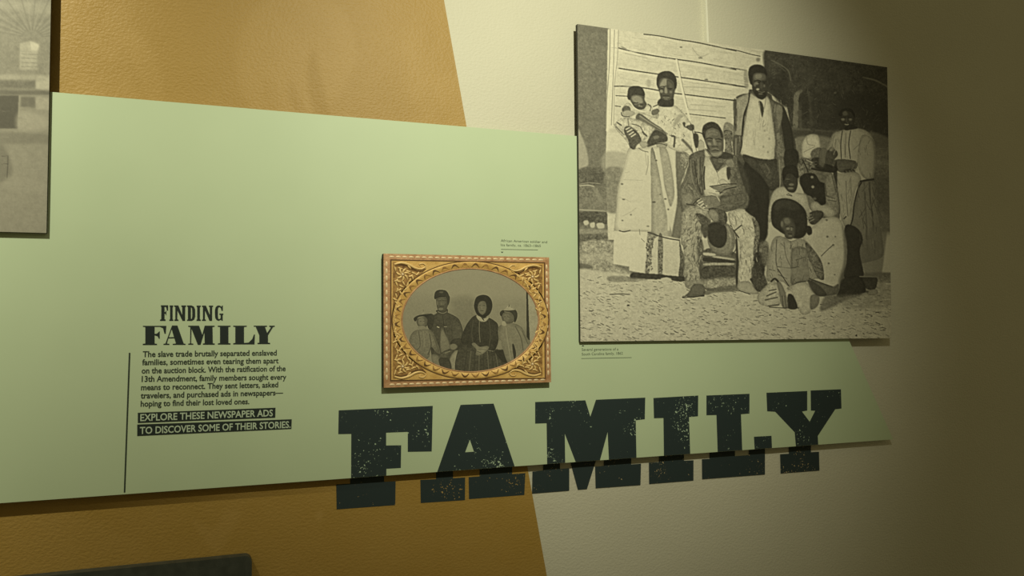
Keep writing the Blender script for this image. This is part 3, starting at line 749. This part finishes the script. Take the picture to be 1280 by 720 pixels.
# ---- woman standing at right
Z(1000, 120, 6)
P('230,340 250,280 300,262 340,250 430,242 500,262 540,310 560,420 555,560 535,625 490,620 450,580 440,540 420,560 260,560 250,500 200,420', .76, .8, tex=.03)
P('460,300 540,320 562,420 556,560 530,625 480,610 440,540 430,470', .70, 2.5, .8)
L('318,262 306,360 310,470', 7, .34, .7); L('380,262 366,360 378,470', 7, .34, .7); L('344,280 340,460', 5, .56, .8); L('335,360 338,440', 3, .44, .6)
P('190,460 210,405 260,400 285,440 250,490 240,560 190,560', .36, 1, tex=.05)
P('240,500 260,480 320,474 420,490 425,540 380,552 320,575 270,550', .42, .9, tex=.04); P('330,555 400,548 420,590 400,620 370,630 340,590', .32, 1, tex=.05)
L('345,560 365,600', 5, .5, .6); L('370,560 390,595', 5, .5, .6); L('395,560 405,590', 5, .48, .6); L('360,585 380,612', 4, .18, .6)
P('215,400 240,380 260,400 230,420', .56, 1.5)
P('300,150 310,112 340,98 380,104 408,140 412,190 395,220 375,250 345,255 325,225 300,190', .27, .7)
P('290,140 310,104 345,92 388,100 412,140 408,160 380,120 330,115 312,150', .20, 1); P('318,125 345,110 360,140 330,150', .42, 1.2)
L('312,160 335,158', 5, .16, .5); L('362,160 385,160', 5, .16, .5); E(322, 176, 14, 9, .56, 1.0); E(378, 176, 12, 9, .52, 1.0); E(348, 180, 6, 16, .36, .8)
L('338,212 350,215 362,213', 8, .60, .6); L('336,205 362,205', 3, .15, .5); P('345,230 390,215 430,242 340,255', .22, 1)
Z(1010, 200, 6)
P('195,85 240,100 360,90 400,150 360,220 340,330 330,440 310,500 270,490 235,380 225,260 205,160', .74, .8, tex=.03)
L('285,160 290,300 300,420', 5, .50, 1); L('320,140 325,260', 5, .56, 1.5); L('270,440 285,425', 10, .36, .8)
P('390,160 480,150 510,260 530,420 560,600 560,720 470,760 360,760 300,560 320,480 350,330 370,220', .54, .8, tex=.03)
for s_, v_ in (('420,170 430,320 440,500 445,700', .40), ('460,170 470,320 490,480 500,700', .30), ('400,190 385,330 380,480', .56), ('500,330 530,480 545,700', .56), ('440,300 450,480', .56)): L(s_, 9, v_, 2, .8)
L('400,170 370,230 345,340 335,440 315,500', 9, .22, 1)
L('395,160 440,152 490,145', 14, .26, 1.2); P('215,10 220,200 240,380 225,440 200,200 190,100', .24, 1, .9)
P('500,160 600,170 620,400 580,420 540,300', .44, 3, .6, tex=.06)
Z(900, 270, 4.233)
P('660,60 700,50 740,80 756,130 740,190 760,300 740,340 660,330 655,200', .24, 1.2, tex=.02)
P('740,190 760,130 800,60 880,40 870,200 850,330 830,318 770,310', .48, 2, .7, tex=.03)
P('740,330 780,322 830,325 825,380 800,392 770,380', .30, 1, tex=.04); P('785,395 825,388 835,410 800,420 780,412', .62, .8); L('690,395 780,400', 12, .38, 2)
P('640,340 740,320 770,400 690,420 620,425', .24, 2, tex=.03); L('740,320 830,322', 6, .52, .7)
P('560,420 640,415 780,410 680,440 600,480 530,500', .42, 3, .7, tex=.08)
Z(1000, 120, 6)
folds(26, 240, 300, 290, 400, 95, 50, 5, [.56, .72], .7); folds(30, 400, 530, 290, 580, 95, 60, 6, [.52, .72], .6)
Z(1010, 200, 6)
folds(30, 210, 340, 120, 440, 90, 70, 5, [.54, .72], .6); folds(40, 370, 520, 170, 620, 87, 90, 6, [.36, .58], .6)
# ---- seated older woman in the white headcloth
Z(940, 190, 6)
P('340,100 420,60 520,60 600,160 640,280 660,440 620,500 540,500 430,420 360,200', .50, 1, tex=.06)
P('340,90 380,110 400,200 380,260 350,220', .56, 1.2, tex=.12)
P('440,60 480,110 520,140 620,150 640,120 560,90', .20, 1.2, .9)
P('360,190 400,160 470,165 510,220 560,250 555,380 500,400 450,340 400,310 366,250', .215, 1)
E(450, 188, 11, 10, .62, .6); E(456, 262, 11, 11, .66, .6); E(470, 350, 14, 9, .44, 1)
P('550,200 610,180 640,330 650,440 600,480 560,400', .62, 1.2, tex=.08)
for s_ in ('560,330 620,350', '570,360 630,370', '550,240 560,330', '600,180 630,300'): L(s_, 6, .36, 1, .8)
P('440,390 480,370 520,400 560,395 620,440 615,480 560,490 520,440 450,440', .76, .9, tex=.05); L('540,490 640,492', 8, .3, .7)
P('425,460 480,440 530,450 530,490 480,540 440,540 420,500', .32, 1, tex=.05)
for s_ in ('415,480 445,470', '415,505 455,490', '425,525 465,505'): L(s_, 7, .56, .6)
# headcloth
Z(1000, 120, 6)
P('15,360 40,310 80,286 130,292 145,330 150,385 110,440 60,470 20,460 15,400', .90, .9, tex=.05)
P('80,430 110,395 155,390 165,440 150,480 100,480', .50, 1.5, tex=.08); P('92,470 150,462 160,510 130,545 95,520', .27, 1, tex=.06); L('100,495 125,490', 5, .42, .7); L('105,515 125,512', 5, .44, .6); L('30,420 70,400 110,380', 4, .62, 1); L('50,310 60,360 110,370', 4, .66, 1.5)
P('0,470 60,470 100,500 110,540 70,560 40,540 0,560', .5, 1.5, tex=.16); L('20,480 50,540 60,570', 9, .26, .8); L('50,480 90,500', 8, .7, .8); L('90,545 170,560 260,570', 14, .2, 1.5)
P('150,400 200,400 190,500 170,540 140,500', .48, 2, .8)
# skirt of the seated woman
Z(940, 270, 6)
P('380,150 420,110 470,70 540,15 620,5 670,40 690,120 710,220 705,360 670,450 640,580 560,600 500,580 440,480 420,300', .82, .9, tex=.035)
P('440,480 520,500 600,530 650,510 640,580 560,600 480,590', .46, 1.5, tex=.05); L('520,300 560,260 610,215', 6, .40, .8)
for q in ((565, 155, 9), (625, 155, 6), (610, 218, 8), (575, 355, 8), (560, 30, 8), (620, 440, 6)): E(q[0], q[1], q[2], q[2] * .8, .46, .7)
P('680,60 712,220 700,400 660,520 650,480 690,330', .44, 2.5, .7)
# ---- small child behind the hat
Z(940, 190, 6)
P('125,430 150,320 190,270 250,262 310,300 380,310 410,330 430,430 430,500 400,460 380,420 300,360 200,360 160,480 130,530', .80, .9, tex=.05)
P('230,170 240,125 290,105 330,125 345,190 340,260 320,300 280,300 250,270 232,230', .27, .8); P('228,175 236,120 290,98 336,115 350,190 325,190 300,165 260,170 240,215', .19, .8)
E(268, 205, 14, 9, .38, 1.2); E(295, 245, 20, 10, .5, .9); E(290, 272, 22, 9, .52, .9); L('275,256 310,258', 5, .18, .6); L('255,212 285,214', 4, .16, .6); L('270,310 300,330 260,320', 6, .44, .7)
# ---- boy in the wide hat, seated on the ground
P('145,430 170,370 230,348 310,360 370,400 405,450 415,520 410,600 380,640 330,650 250,620 200,590 150,540', .22, .9, tex=.03)
P('180,380 240,355 310,370 360,410 330,440 240,420 180,440', .30, 3, .7)
P('400,560 440,560 450,610 420,620', .2, 1.2)
P('215,520 240,490 290,495 320,540 325,600 315,640 280,655 250,640 238,590 215,560', .36, .8)
P('240,500 275,495 290,530 262,545 240,530', .50, 1.0); E(225, 540, 10, 22, .5, 1); L('255,558 275,555', 5, .18, .5); L('290,560 312,564', 5, .18, .5); E(270, 575, 14, 9, .60, 1); E(296, 578, 7, 14, .54, .8); L('270,612 300,616', 6, .22, .5); E(288, 630, 14, 6, .54, .8)
P('240,640 290,670 350,655 360,690 280,710 240,680', .26, 1)
Z(940, 270, 6)
P('150,190 190,150 240,160 290,190 350,170 410,190 470,260 520,340 540,440 535,480 490,470 440,480 370,500 280,530 240,500 200,490 120,490 108,420 120,320', .68, .9, tex=.05)
P('300,250 400,240 420,330 440,440 430,490 360,490 300,520 290,420', .56, 1.5, .8, tex=.06)
P('400,200 450,240 520,340 540,440 532,480 490,460 460,400 420,310', .52, 1.2, tex=.1)
L('185,180 180,330 195,420', 6, .40, 1); L('240,200 255,300 290,380', 5, .42, 1, .8); L('290,190 300,330 290,500', 5, .46, 1, .8); L('190,380 280,390 350,380', 5, .36, .8); L('195,400 240,470 280,530', 7, .32, .8)
for s_ in ('470,380 520,400', '470,410 530,430', '200,440 260,470', '330,330 390,310', '130,400 170,410'): L(s_, 6, .34, .9, .7)
P('215,380 300,400 280,470 230,440', .66, 1.5, .7); P('415,330 450,360 460,440 430,470', .66, 1, .8)
L('290,530 340,500 400,490', 8, .24, .7); L('430,470 540,510 600,530', 8, .32, .8)
folds(22, 130, 250, 200, 480, 80, 50, 5, [.44, .68]); folds(26, 280, 420, 200, 480, 95, 50, 5, [.38, .56]); folds(14, 430, 530, 300, 460, 60, 36, 6, [.34, .58])
# his legs and hands
P('40,600 90,540 140,495 200,510 215,600 205,670 130,680 60,660', .78, .9, tex=.08)
for s_ in ('110,600 180,570', '100,630 190,610', '120,675 200,665', '130,560 180,550'): L(s_, 9, .34, 1, .85)
P('260,540 340,505 410,500 450,560 490,600 500,660 450,700 430,730 380,740 340,690 310,620 300,570', .82, .9, tex=.06)
P('440,600 500,600 495,670 440,700', .54, 1.5, tex=.05); P('270,590 310,600 340,690 270,690', .22, 1); P('420,480 500,520 560,590 500,600 450,560', .34, 1.5, .9)
P('185,490 215,500 245,560 270,650 265,690 235,690 215,650 205,580', .56, .8, tex=.04); L('225,600 235,680', 5, .34, .6); L('245,600 255,680', 5, .34, .6)
L('145,490 170,470 195,490', 14, .24, .8); L('130,683 240,690 350,690', 6, .26, .8)
P('0,380 60,430 70,500 40,560 0,500', .34, 2, .8, tex=.1); P('80,240 120,240 100,380 70,340', .44, 2, .8, tex=.1)
# grain of the old plate and specks
Z(0, 0, 1)
A.sharpen(.5, .9); A.sharpen(.40, 5.0); A.a[:] = .5 + (A.a - .5) * 1.06 + .01
A.a += (0.014 * rng.standard_normal(A.a.shape) + 0.012 * noise(A.h, A.w, 3)).astype(np.float32)
for _ in range(60): E(rng.uniform(722, 1110), rng.uniform(40, 420), .5, .5, .9, .4, .6)
for _ in range(26): E(rng.uniform(722, 757), rng.uniform(60, 200), .7, .5, .72, .4, .6)
PAPER = sepia((0.022, 0.020, 0.015), (0.82, 0.775, 0.60))
pr = empty('group_photograph', U(918, 430, 0), 'large black-and-white print of a family group outside a plank house, overlapping the green panel', 'photograph')
PC = [(721.7, 30), (1109, 84), (1114.6, 422.6), (725.6, 427)]
slab('board', PC, YP, 0.0085, M_DARKEDGE, pr)
print_sheet('print', PC, YP - 0.0003, 660, 640, lambda x, y: PAPER(A.sample(x, y)), pr)
standoffs(pr, [(790, 100), (1050, 130)], -0.0012, YP + .0086)
# ------------------------------------------------------------------ left photograph, partly out of frame
B = Art(-200, -80, 72, 300, 1.5, 0.66)
B.Z(0, 0, 4)
B.P('-800,-320 280,-320 262,460 -800,460', .60, 3, sm=False, tex=.05)
B.P('0,0 260,20 260,70 120,60 0,40', .72, 6, .6, tex=.05)
for k in range(13):
    a = math.radians(-165 + 13 * k); B.L([(160 + 50 * math.cos(a), 190 + 40 * math.sin(a)), (160 + 520 * math.cos(a), 190 + 330 * math.sin(a))], 6, .52, 1.2, .6)
    a += .1; B.L([(160 + 60 * math.cos(a), 190 + 45 * math.sin(a)), (160 + 500 * math.cos(a), 190 + 320 * math.sin(a))], 5, .72, 1.2, .5)
B.P('100,215 150,205 200,230 195,350 100,350', .74, .8, sm=False, tex=.05); B.P('150,205 195,220 195,255 155,250', .86, .8, sm=False)
for yy in (270, 290, 312, 332): B.L([(108, yy), (192, yy + 3)], 4, .58, .6)
B.P('195,240 258,235 255,380 195,370', .60, 2, tex=.05)
B.P('-800,365 255,375 252,410 -800,400', .72, 2, sm=False, tex=.05); B.P('-800,395 180,400 180,440 -800,440', .50, 2, sm=False, tex=.06)
B.P('180,405 250,400 250,450 180,445', .78, .8, sm=False)
B.P('-800,440 250,455 250,475 -800,470', .46, 1, sm=False)
B.P('-800,470 250,478 248,1200 -800,1200', .64, 1, sm=False, tex=.03)
B.P('105,485 175,485 180,540 105,535', .48, 1, sm=False); B.P('180,485 250,490 248,550 180,545', .72, 1, sm=False)
B.P('-600,470 93,478 88,642 -600,640', .36, .6, sm=False, tex=.02); B.L('98,480 92,640', 6, .68, .5)
B.P('100,560 248,590 248,640 95,650', .72, 5, .8); B.P('-800,650 250,670 248,720 -800,700', .52, 4, .7)
B.P('0,720 60,830 40,900 -60,900', .50, 4, .7); B.L('40,780 36,890', 3, .25, .5); B.L('10,780 40,780', 3, .3, .5); B.L('10,820 40,820', 3, .3, .5)
B.P('60,880 240,920 240,960 20,940', .68, 6, .6)
B.a += (.012 * noise(B.h, B.w, 4) + .01 * rng.standard_normal(B.a.shape)).astype(np.float32)
for _ in range(120):
    y = rng.uniform(0, 1150); x = rng.uniform(0, 240); B.L([(x, y), (x + rng.uniform(10, 60), y + rng.uniform(-1, 3))], 2, rng.choice([.52, .74]), .8, .4)
lp = empty('hall_photograph', U(20, 292, 0), 'faded photograph of a timber hall, overlapping the left end of the green panel', 'photograph')
ex_ = (-330, 281.0)
LC = [(-330, -290), (67.0, -170), (58.0, 291.2), ex_]
slab('board', LC, YS, 0.0072, M_DARKEDGE, lp)
LPAP = sepia((0.04, 0.036, 0.028), (0.80, 0.75, 0.58))
print_sheet('print', LC, YS - .0003, 420, 420, lambda x, y: LPAP(B.sample(x, y)), lp)

# ------------------------------------------------------------------ gilt framed portrait
fr = empty('framed_portrait', U(583, 485, YG), 'small gilt-framed oval portrait of a soldier and his family on the green panel', 'picture')
def b_gold(c1, c2, sc=60):
    def f(nt, b):
        mottle(nt, b, c1, c2, sc, 4, .3, .7); bump(nt, b, 220, .35, .002)
    return f
M_MAT = mat('gilt_mat', (0.6, 0.4, 0.12), 0.5, .1, b_gold((0.56, 0.33, 0.09), (0.76, 0.50, 0.17)))
M_MOULD = mat('copper_gilt_moulding', (0.4, 0.2, 0.1), 0.5, .2, b_gold((0.40, 0.20, 0.09), (0.60, 0.36, 0.19), 90))
M_RECESS = mat('brown_recess', (0.28, 0.15, 0.05), 0.6, .1, b_gold((0.16, 0.075, 0.02), (0.46, 0.26, 0.08), 150))
M_BEAD = mat('pale_gilt_bead', (0.8, 0.62, 0.38), 0.45, .1)
M_SCROLL = mat('bright_gilt_relief', (0.78, 0.54, 0.22), 0.4, .1)
M_LINE = mat('dark_gilt_groove_and_shade', (0.12, 0.06, 0.02), 0.7)  # grooves, punches, and the shadow strips put beside the scrolls
zf = lambda s: zz(460, 300, 3.6, pp(s) if isinstance(s, str) else s)
FO = zf('70,61 815,78 824,640 71,665')
slab('backing_board', FO, YF, -YF + YG - 0.0002, mat('dark_backing', (0.05, 0.035, 0.02), .8), fr)
slab('frame', FO, YF - .0012, .0012, M_MOULD, fr)
slab('groove', zf('100,87 797,100 801,626 99,637'), YF - .0014, .0004, M_LINE, fr)
slab('mat_board', zf('106,93 791,106 795,620 105,630'), YF - .0018, .0006, M_MAT, fr)
# quadrilateral coordinates of the frame face: s,t in 0..1
fc = [np.array(p) for p in FO]
def q2(s, t): return tuple((fc[0] * (1 - s) + fc[1] * s) * (1 - t) + (fc[3] * (1 - s) + fc[2] * s) * t)
# beads on the moulding
def pebble(name, c, rx, rz, h, m, parent, proto=[None]):
    """small low dome, shared mesh, scaled per copy"""
    if proto[0] is None:
        v = [(0, -1, 0)]; f = []
        for r, d in ((.62, -.75), (1, 0)):
            for k in range(8): a = k * math.tau / 8 + .4; v.append((r * math.cos(a), d, r * math.sin(a)))
        for k in range(8):
            q = (k + 1) % 8; f.append((0, 1 + q, 1 + k)); f.append((1 + k, 1 + q, 9 + q, 9 + k))
        proto[0] = (v, f, {})
    v, f, cache = proto[0]
    if m.name not in cache:
        me = bpy.data.meshes.new(name); me.from_pydata(v, [], f); me.materials.append(m); me.shade_smooth(); cache[m.name] = me
    o = bpy.data.objects.new(name, cache[m.name]); o.location = Vector(c) - Vector(parent.location); o.scale = (rx, h, rz)
    return link(o, parent)
PXM = 0.00158                                            # metres per measured pixel near the portrait
def line_beads(s0_, t0, s1_, t1, n, lx, lz):
    for k in range(n):
        w_ = (k + .5) / n; x, y = q2(s0_ + (s1_ - s0_) * w_, t0 + (t1 - t0) * w_)
        pebble('bead', U(x, y, YF - .0012), lx, lz, .0012, M_BEAD, fr)
line_beads(.03, .022, .97, .022, 24, .0052, .0020); line_beads(.03, .978, .97, .978, 24, .0052, .0020)
line_beads(.018, .05, .018, .95, 17, .0022, .0050); line_beads(.984, .05, .984, .95, 17, .0022, .0050)
# oval
OC = (460 + 460.5 / 3.6, 300 + 361.5 / 3.6); ORX, ORY = 309 / 3.6, 233 / 3.6
def oval(k, n=72, rx=ORX, ry=ORY): return [(OC[0] + rx * k * math.cos(i * math.tau / n), OC[1] + ry * k * math.sin(i * math.tau / n)) for i in range(n)]
def ringmesh(name, ks, ys, m, n=72):
    v = []; f = []
    for k, yy in zip(ks, ys): v += [U(x, y, yy) for x, y in oval(k, n)]
    for r in range(len(ks) - 1):
        for i in range(n): j = (i + 1) % n; f.append((r * n + i, r * n + j, (r + 1) * n + j, (r + 1) * n + i))
    return mesh_obj(name, v, f, m, fr, True)
Y0 = YF - .0018
ringmesh('scallop_band', [1.0, 1.012, 1.10, 1.125, 1.135], [Y0 + .0008, Y0 - .0009, Y0 - .0007, Y0 - .0012, Y0 + .0001], M_MAT)
ringmesh('oval_rim', [.985, .992, 1.006, 1.014], [Y0 - .0002, Y0 - .0014, Y0 - .0016, Y0 - .0002], M_MOULD)
ringmesh('outer_groove', [1.133, 1.15], [Y0 - .0003, Y0 - .0003], M_LINE)
for k in range(44):                                      # half-moon punches round the oval
    a = (k + .5) / 44 * math.tau; da = .058
    pts = []
    for i in range(7):
        q = a - da + 2 * da * i / 6; r_ = 1.025 + .085 * math.sin(math.pi * i / 6); pts.append((OC[0] + ORX * r_ * math.cos(q), OC[1] + ORY * r_ * math.sin(q)))
    for i in range(7):
        q = a + da * .8 - 1.6 * da * i / 6; r_ = 1.03 + .042 * math.sin(math.pi * i / 6); pts.append((OC[0] + ORX * r_ * math.cos(q), OC[1] + ORY * r_ * math.sin(q)))
    decal('half_moon', [pts], Y0 - .0013, M_LINE if k % 2 else M_RECESS, fr, .0006)
# corner fields with leaf relief
def tube(name, pts, r0, r1, m, flat=.55, n=6):
    ps = [U(x, y, Y0 - .0009) for x, y in pts]; v = []; f = []; K = len(ps)
    for i, p in enumerate(ps):
        d = (ps[min(i + 1, K - 1)] - ps[max(i - 1, 0)]).normalized(); s_ = Vector((d.z, 0, -d.x)); s_.normalize()
        w_ = i / (K - 1); r = r0 + (r1 - r0) * w_; r *= math.sin(math.pi * min(max(w_ * .9 + .08, 0), 1)) ** .5
        for k in range(n):
            a = k * math.tau / n; v.append(p + s_ * (r * math.cos(a)) + Vector((0, -r * flat * math.sin(a), 0)))
    for i in range(K - 1):
        for k in range(n): q = (k + 1) % n; f.append((i * n + k, i * n + q, (i + 1) * n + q, (i + 1) * n + k))
    f += [tuple(range(n)), tuple(range((K - 1) * n, K * n))[::-1]]
    return mesh_obj(name, v, f, m, fr, True)
def cr_(pts, n=6):
    h = Art.smooth(None, [np.array(p, float) for p in pts], False, n); return [tuple(p) for p in h]
cen = (450.5, 362)
for sx_, sy_ in ((1, 1), (-1, 1), (1, -1), (-1, -1)):
    def mk(pts):
        return zf([((450.5 + (x - 450.5) * sx_) + (0 if sx_ > 0 else -4), (362 + (y - 362) * sy_) + (0.019 * (x - 450) * sx_ * (1 if sy_ > 0 else -1)) + (4 if sy_ > 0 else -4)) for x, y in pts])
    field = [(112, 100), (205, 118), (262, 130), (240, 152), (205, 182), (172, 222), (150, 262), (134, 335), (112, 350)]
    decal('leaf_field', [mk(field)], Y0 - .0003, M_RECESS, fr, .0004)
    tube('scroll', cr_(mk([(118, 112), (150, 104), (185, 112), (212, 126), (240, 130), (262, 118)])), .0030, .0022, M_SCROLL)
    tube('scroll', cr_(mk([(262, 118), (250, 106), (232, 108), (238, 118)])), .0018, .0010, M_SCROLL)
    tube('scroll_shadow', cr_(mk([(122, 120), (152, 113), (184, 122), (212, 137), (242, 139), (262, 126)])), .0011, .0011, M_LINE, .3)  # dark strip modelled beside the scroll to stand for its shadow
    x0, y0 = 156, 156
    for k in range(7):
        a = k * math.tau / 7 + .3
        tube('leaf', cr_(mk([(x0 + 8 * math.cos(a), y0 + 8 * math.sin(a)), (x0 + 20 * math.cos(a + .2), y0 + 20 * math.sin(a + .2)), (x0 + 31 * math.cos(a + .5), y0 + 31 * math.sin(a + .5))]), 3), .0026, .0018, M_SCROLL)
    pebble('rosette_centre', U(*mk([(x0, y0)])[0], Y0 - .0004), .0026, .0026, .0016, M_BEAD, fr)
    for (x, y, a) in ((128, 200, 1.2), (150, 208, .4), (130, 226, 1.9), (148, 240, .9), (126, 252, 1.3), (140, 268, 2.2), (128, 286, 1.0), (124, 306, 1.6), (192, 160, -.5), (206, 148, .3), (222, 150, -.8), (186, 182, 2.2), (176, 200, 2.0), (166, 222, 2.4), (126, 182, 2.6), (138, 186, .2), (160, 196, 1.0), (182, 140, .1), (200, 168, 1.3), (140, 224, 2.7), (122, 268, .4), (134, 300, 2.6), (122, 322, 1.2), (186, 122, .8), (122, 132, 1.3), (146, 128, .2)):
        l = 11; tube('leaf', cr_(mk([(x - l * math.cos(a), y - l * math.sin(a)), (x + 2, y + 3), (x + l * math.cos(a), y + l * math.sin(a))]), 3), .0022, .0014, M_SCROLL)
for t0_, vert in ((.5, 0),):
    for x, y in ((118, 345), (122, 365), (116, 385), (786, 350), (782, 372), (788, 392)):
        tube('leaf', cr_(zf([(x - 3, y - 9), (x + 3, y), (x - 3, y + 9)]), 3), .0018, .0012, M_SCROLL)

# the portrait itself
D = Art(498, 330, 678, 472, 4.0, 0.66)
P, L, E = D.P, D.L, D.E
D.tx = 1.2; D.rim = .2
D.Z(460, 300, 3.6)
P('130,100 790,100 790,620 130,620', .63, 1, sm=False, tex=.015)
P('150,128 770,128 770,260 150,240', .69, 12, .6, tex=.01); P('380,270 480,270 480,420 400,400', .54, 10, .7)
P('700,420 770,400 770,620 150,620 150,560 700,560', .5, 8, .7)
P('712,225 719,225 727,450 714,450', .20, .5, sm=False); P('722,230 790,230 790,470 730,460', .72, 1, sm=False)
D.Z(500, 340, 5.143)
P('228,270 270,245 310,262 370,295 395,340 408,400 400,470 410,520 380,640 240,640 200,520 190,380 205,290', .335, .6, tex=.04)        # soldier's coat
P('345,300 385,330 405,400 385,470 345,450 330,380', .38, 1.2, .8, tex=.05); L('272,262 285,360 290,400', 4, .22, .6)
P('268,360 292,400 315,450 320,500 290,530 262,510 258,430', .56, .9, tex=.03); L('240,352 250,356', 7, .72, .5); L('285,352 300,352', 5, .6, .5)
P('235,245 300,235 305,262 270,275 240,262', .30, .6); L('245,256 275,266 300,256', 5, .52, .6)
P('232,180 240,150 270,145 305,155 312,185 308,215 292,250 262,256 240,235', .36, .6)
P('240,170 285,160 300,190 290,215 250,215', .44, 1); L('246,186 262,184', 4, .18, .4); L('275,184 295,186', 4, .18, .4); E(266, 205, 6, 8, .48, .6); L('256,222 280,220', 4, .2, .4); E(262, 238, 16, 8, .52, .7); E(240, 200, 5, 14, .5, .8)
P('220,165 226,130 250,115 290,118 308,135 318,165 314,185 290,158 240,160 228,176', .22, .5); L('226,172 250,160 290,156', 6, .12, .4); E(265, 130, 14, 6, .4, .8)
P('300,150 320,160 316,200 306,210', .24, .6)
P('325,455 350,430 400,430 410,470 380,500 340,495', .27, .7, tex=.04)
P('250,540 280,510 330,490 350,500 330,530 290,556 255,556', .38, .7, tex=.05); L('290,520 320,510', 6, .56, .7); P('320,470 350,460 370,480 350,500 325,495', .56, .8)
P('320,560 350,510 380,505 405,540 410,640 330,620', .66, .8, tex=.03); P('205,530 250,540 260,580 330,620 260,620 210,580', .56, 1, tex=.03); P('250,560 310,556 330,620 270,620', .30, .8)
# left child
P('60,430 90,380 150,368 200,375 230,430 260,520 235,520 200,480 190,540 160,560 100,510 70,470', .54, .7, tex=.04)
L('120,380 130,470 110,500', 5, .40, .8); L('190,400 200,470 180,530', 6, .36, .8); L('150,380 160,480', 4, .62, .9); L('215,410 250,510', 5, .40, .8)
P('105,310 125,295 165,290 180,320 170,350 140,355 115,345', .42, .6); P('88,305 95,290 130,275 200,268 208,280 195,300 205,340 190,368 175,340 178,310 160,288 120,290 100,318', .24, .6)
P('120,300 150,292 160,325 140,345 118,335', .54, .8); L('128,318 138,317', 3, .25, .4); L('148,317 158,318', 3, .25, .4); P('125,275 145,255 150,240 160,262 190,268 150,272', .66, .7); P('118,350 150,345 170,360 130,372', .60, .7)
P('180,290 215,275 215,330 195,370 180,350', .26, .8)
# woman
D.Z(580, 340, 5.143)
P('60,285 100,280 150,290 190,310 220,345 222,440 200,500 170,505 60,480 10,470 -20,440 10,350', .25, .6, tex=.04)
P('-30,480 40,470 110,490 180,510 230,500 270,520 280,600 230,640 -40,660', .32, .7, tex=.05)
for k in range(9): L([(20 + k * 26, 510), (0 + k * 32, 640)], 6, .50 if k % 2 else .24, 1, .7)
P('195,505 240,495 270,520 275,580 240,570', .2, 1, .8)
L('100,300 98,380 104,450', 5, .48, .8); L('60,310 50,400 60,460', 5, .34, 1); L('160,310 170,400 160,480', 5, .34, 1)
P('78,285 95,275 120,300 150,288 165,285 140,318 100,315', .74, .6); L('118,300 128,310', 7, .3, .5)
P('65,210 78,165 110,148 150,152 176,180 182,225 165,270 130,290 90,280 70,245', .17, .6)
P('92,205 108,188 135,190 145,220 140,255 120,275 98,262 88,232', .50, .7); L('98,215 108,213', 3, .22, .4); L('122,213 134,215', 3, .22, .4); E(114, 230, 4, 8, .58, .5); L('106,250 124,250', 4, .24, .4)
P('50,465 70,455 100,480 150,475 160,490 130,520 100,535 75,530 80,500', .60, .6, tex=.03); L('85,510 110,520', 4, .4, .5); L('95,495 140,500', 3, .44, .5)
# right child
P('220,360 260,330 320,330 370,355 400,410 430,470 410,520 340,560 300,600 270,560 245,480 225,440', .58, .7, tex=.03)
L('330,350 365,420 380,500', 7, .44, 1); L('270,360 280,440 300,560', 6, .66, 1); P('310,470 322,470 335,530 322,560', .22, .7); L('375,380 410,460', 6, .44, 1); P('210,490 235,430 245,480 240,500', .62, .8)
P('240,270 260,250 310,245 335,270 330,310 300,330 262,328 245,305', .42, .6); P('230,265 250,245 320,240 342,262 340,300 325,325 318,280 290,255 255,262 240,285', .24, .6)
P('250,275 285,265 300,290 285,318 262,318', .50, .8); P('250,245 270,225 290,205 300,225 335,240 290,248', .72, .6); L('288,225 290,212', 5, .3, .5); P('240,320 262,315 275,345 245,345', .72, .7); L('258,288 268,287', 3, .24, .4); L('280,288 292,290', 3, .24, .4)
L('262,255 290,262', 6, .5, .6)
D.sharpen(.7, .8); D.sharpen(.4, 3.0)
D.a += (.010 * rng.standard_normal(D.a.shape) + .012 * noise(D.h, D.w, 4)).astype(np.float32)
PORT = sepia((0.022, 0.021, 0.014), (0.76, 0.70, 0.48))
bx0, bx1, by0, by1 = OC[0] - ORX * 1.0, OC[0] + ORX * 1.0, OC[1] - ORY * 1.0, OC[1] + ORY * 1.0
print_sheet('oval_print', [(bx0, by0), (bx1, by0), (bx1, by1), (bx0, by1)], Y0 - .0002, 380, 290, lambda x, y: PORT(D.sample(x, y)), fr,
            keep=lambda x, y: ((x - OC[0]) / ORX) ** 2 + ((y - OC[1]) / ORY) ** 2 < .999)
# ------------------------------------------------------------------ lower left: dark rounded panel
rp = empty('rounded_panel', U(200, 760, 0), 'dark grey panel with a rounded corner low on the brown mural, bottom left', 'panel')
def rounded(x0, x1, z0, z1, r, y, n=8):
    o = []
    for cx, cz, a0 in ((x1 - r, z1 - r, 0), (x0 + r, z1 - r, 90), (x0 + r, z0 + r, 180), (x1 - r, z0 + r, 270)):
        for k in range(n + 1):
            a = math.radians(a0 + 90 * k / n); o.append(Vector((cx + r * math.cos(a), y, cz + r * math.sin(a))))
    return o
q = U(315, 694.2, -0.02); q0 = U(-300, 700, -0.02)
def plate(name, outer, th, m, parent):
    n = len(outer); v = outer + [p + Vector((0, th, 0)) for p in outer]
    f = [tuple(range(n))[::-1], tuple(range(n, 2 * n))] + [(i, (i + 1) % n, (i + 1) % n + n, i + n) for i in range(n)]
    f = [f[0][::-1] if (v[f[0][1]] - v[f[0][0]]).cross(v[f[0][2]] - v[f[0][0]]).y > 0 else f[0]] + f[1:]
    return mesh_obj(name, v, f, m, parent)
M_SLATE = mat('dark_slate_board', (0.05, 0.055, 0.042), 0.5, build=lambda nt, b: mottle(nt, b, (0.045, 0.05, 0.038), (0.062, 0.067, 0.052), 60))
plate('board', rounded(q0.x, q.x, q.z - 0.4, q.z, 0.012, -0.020), 0.0195, M_SLATE, rp)
plate('inset_face', rounded(q0.x + .012, q.x - .012, q.z - 0.388, q.z - .012, 0.008, -0.0206), 0.0012, M_SLATE, rp)
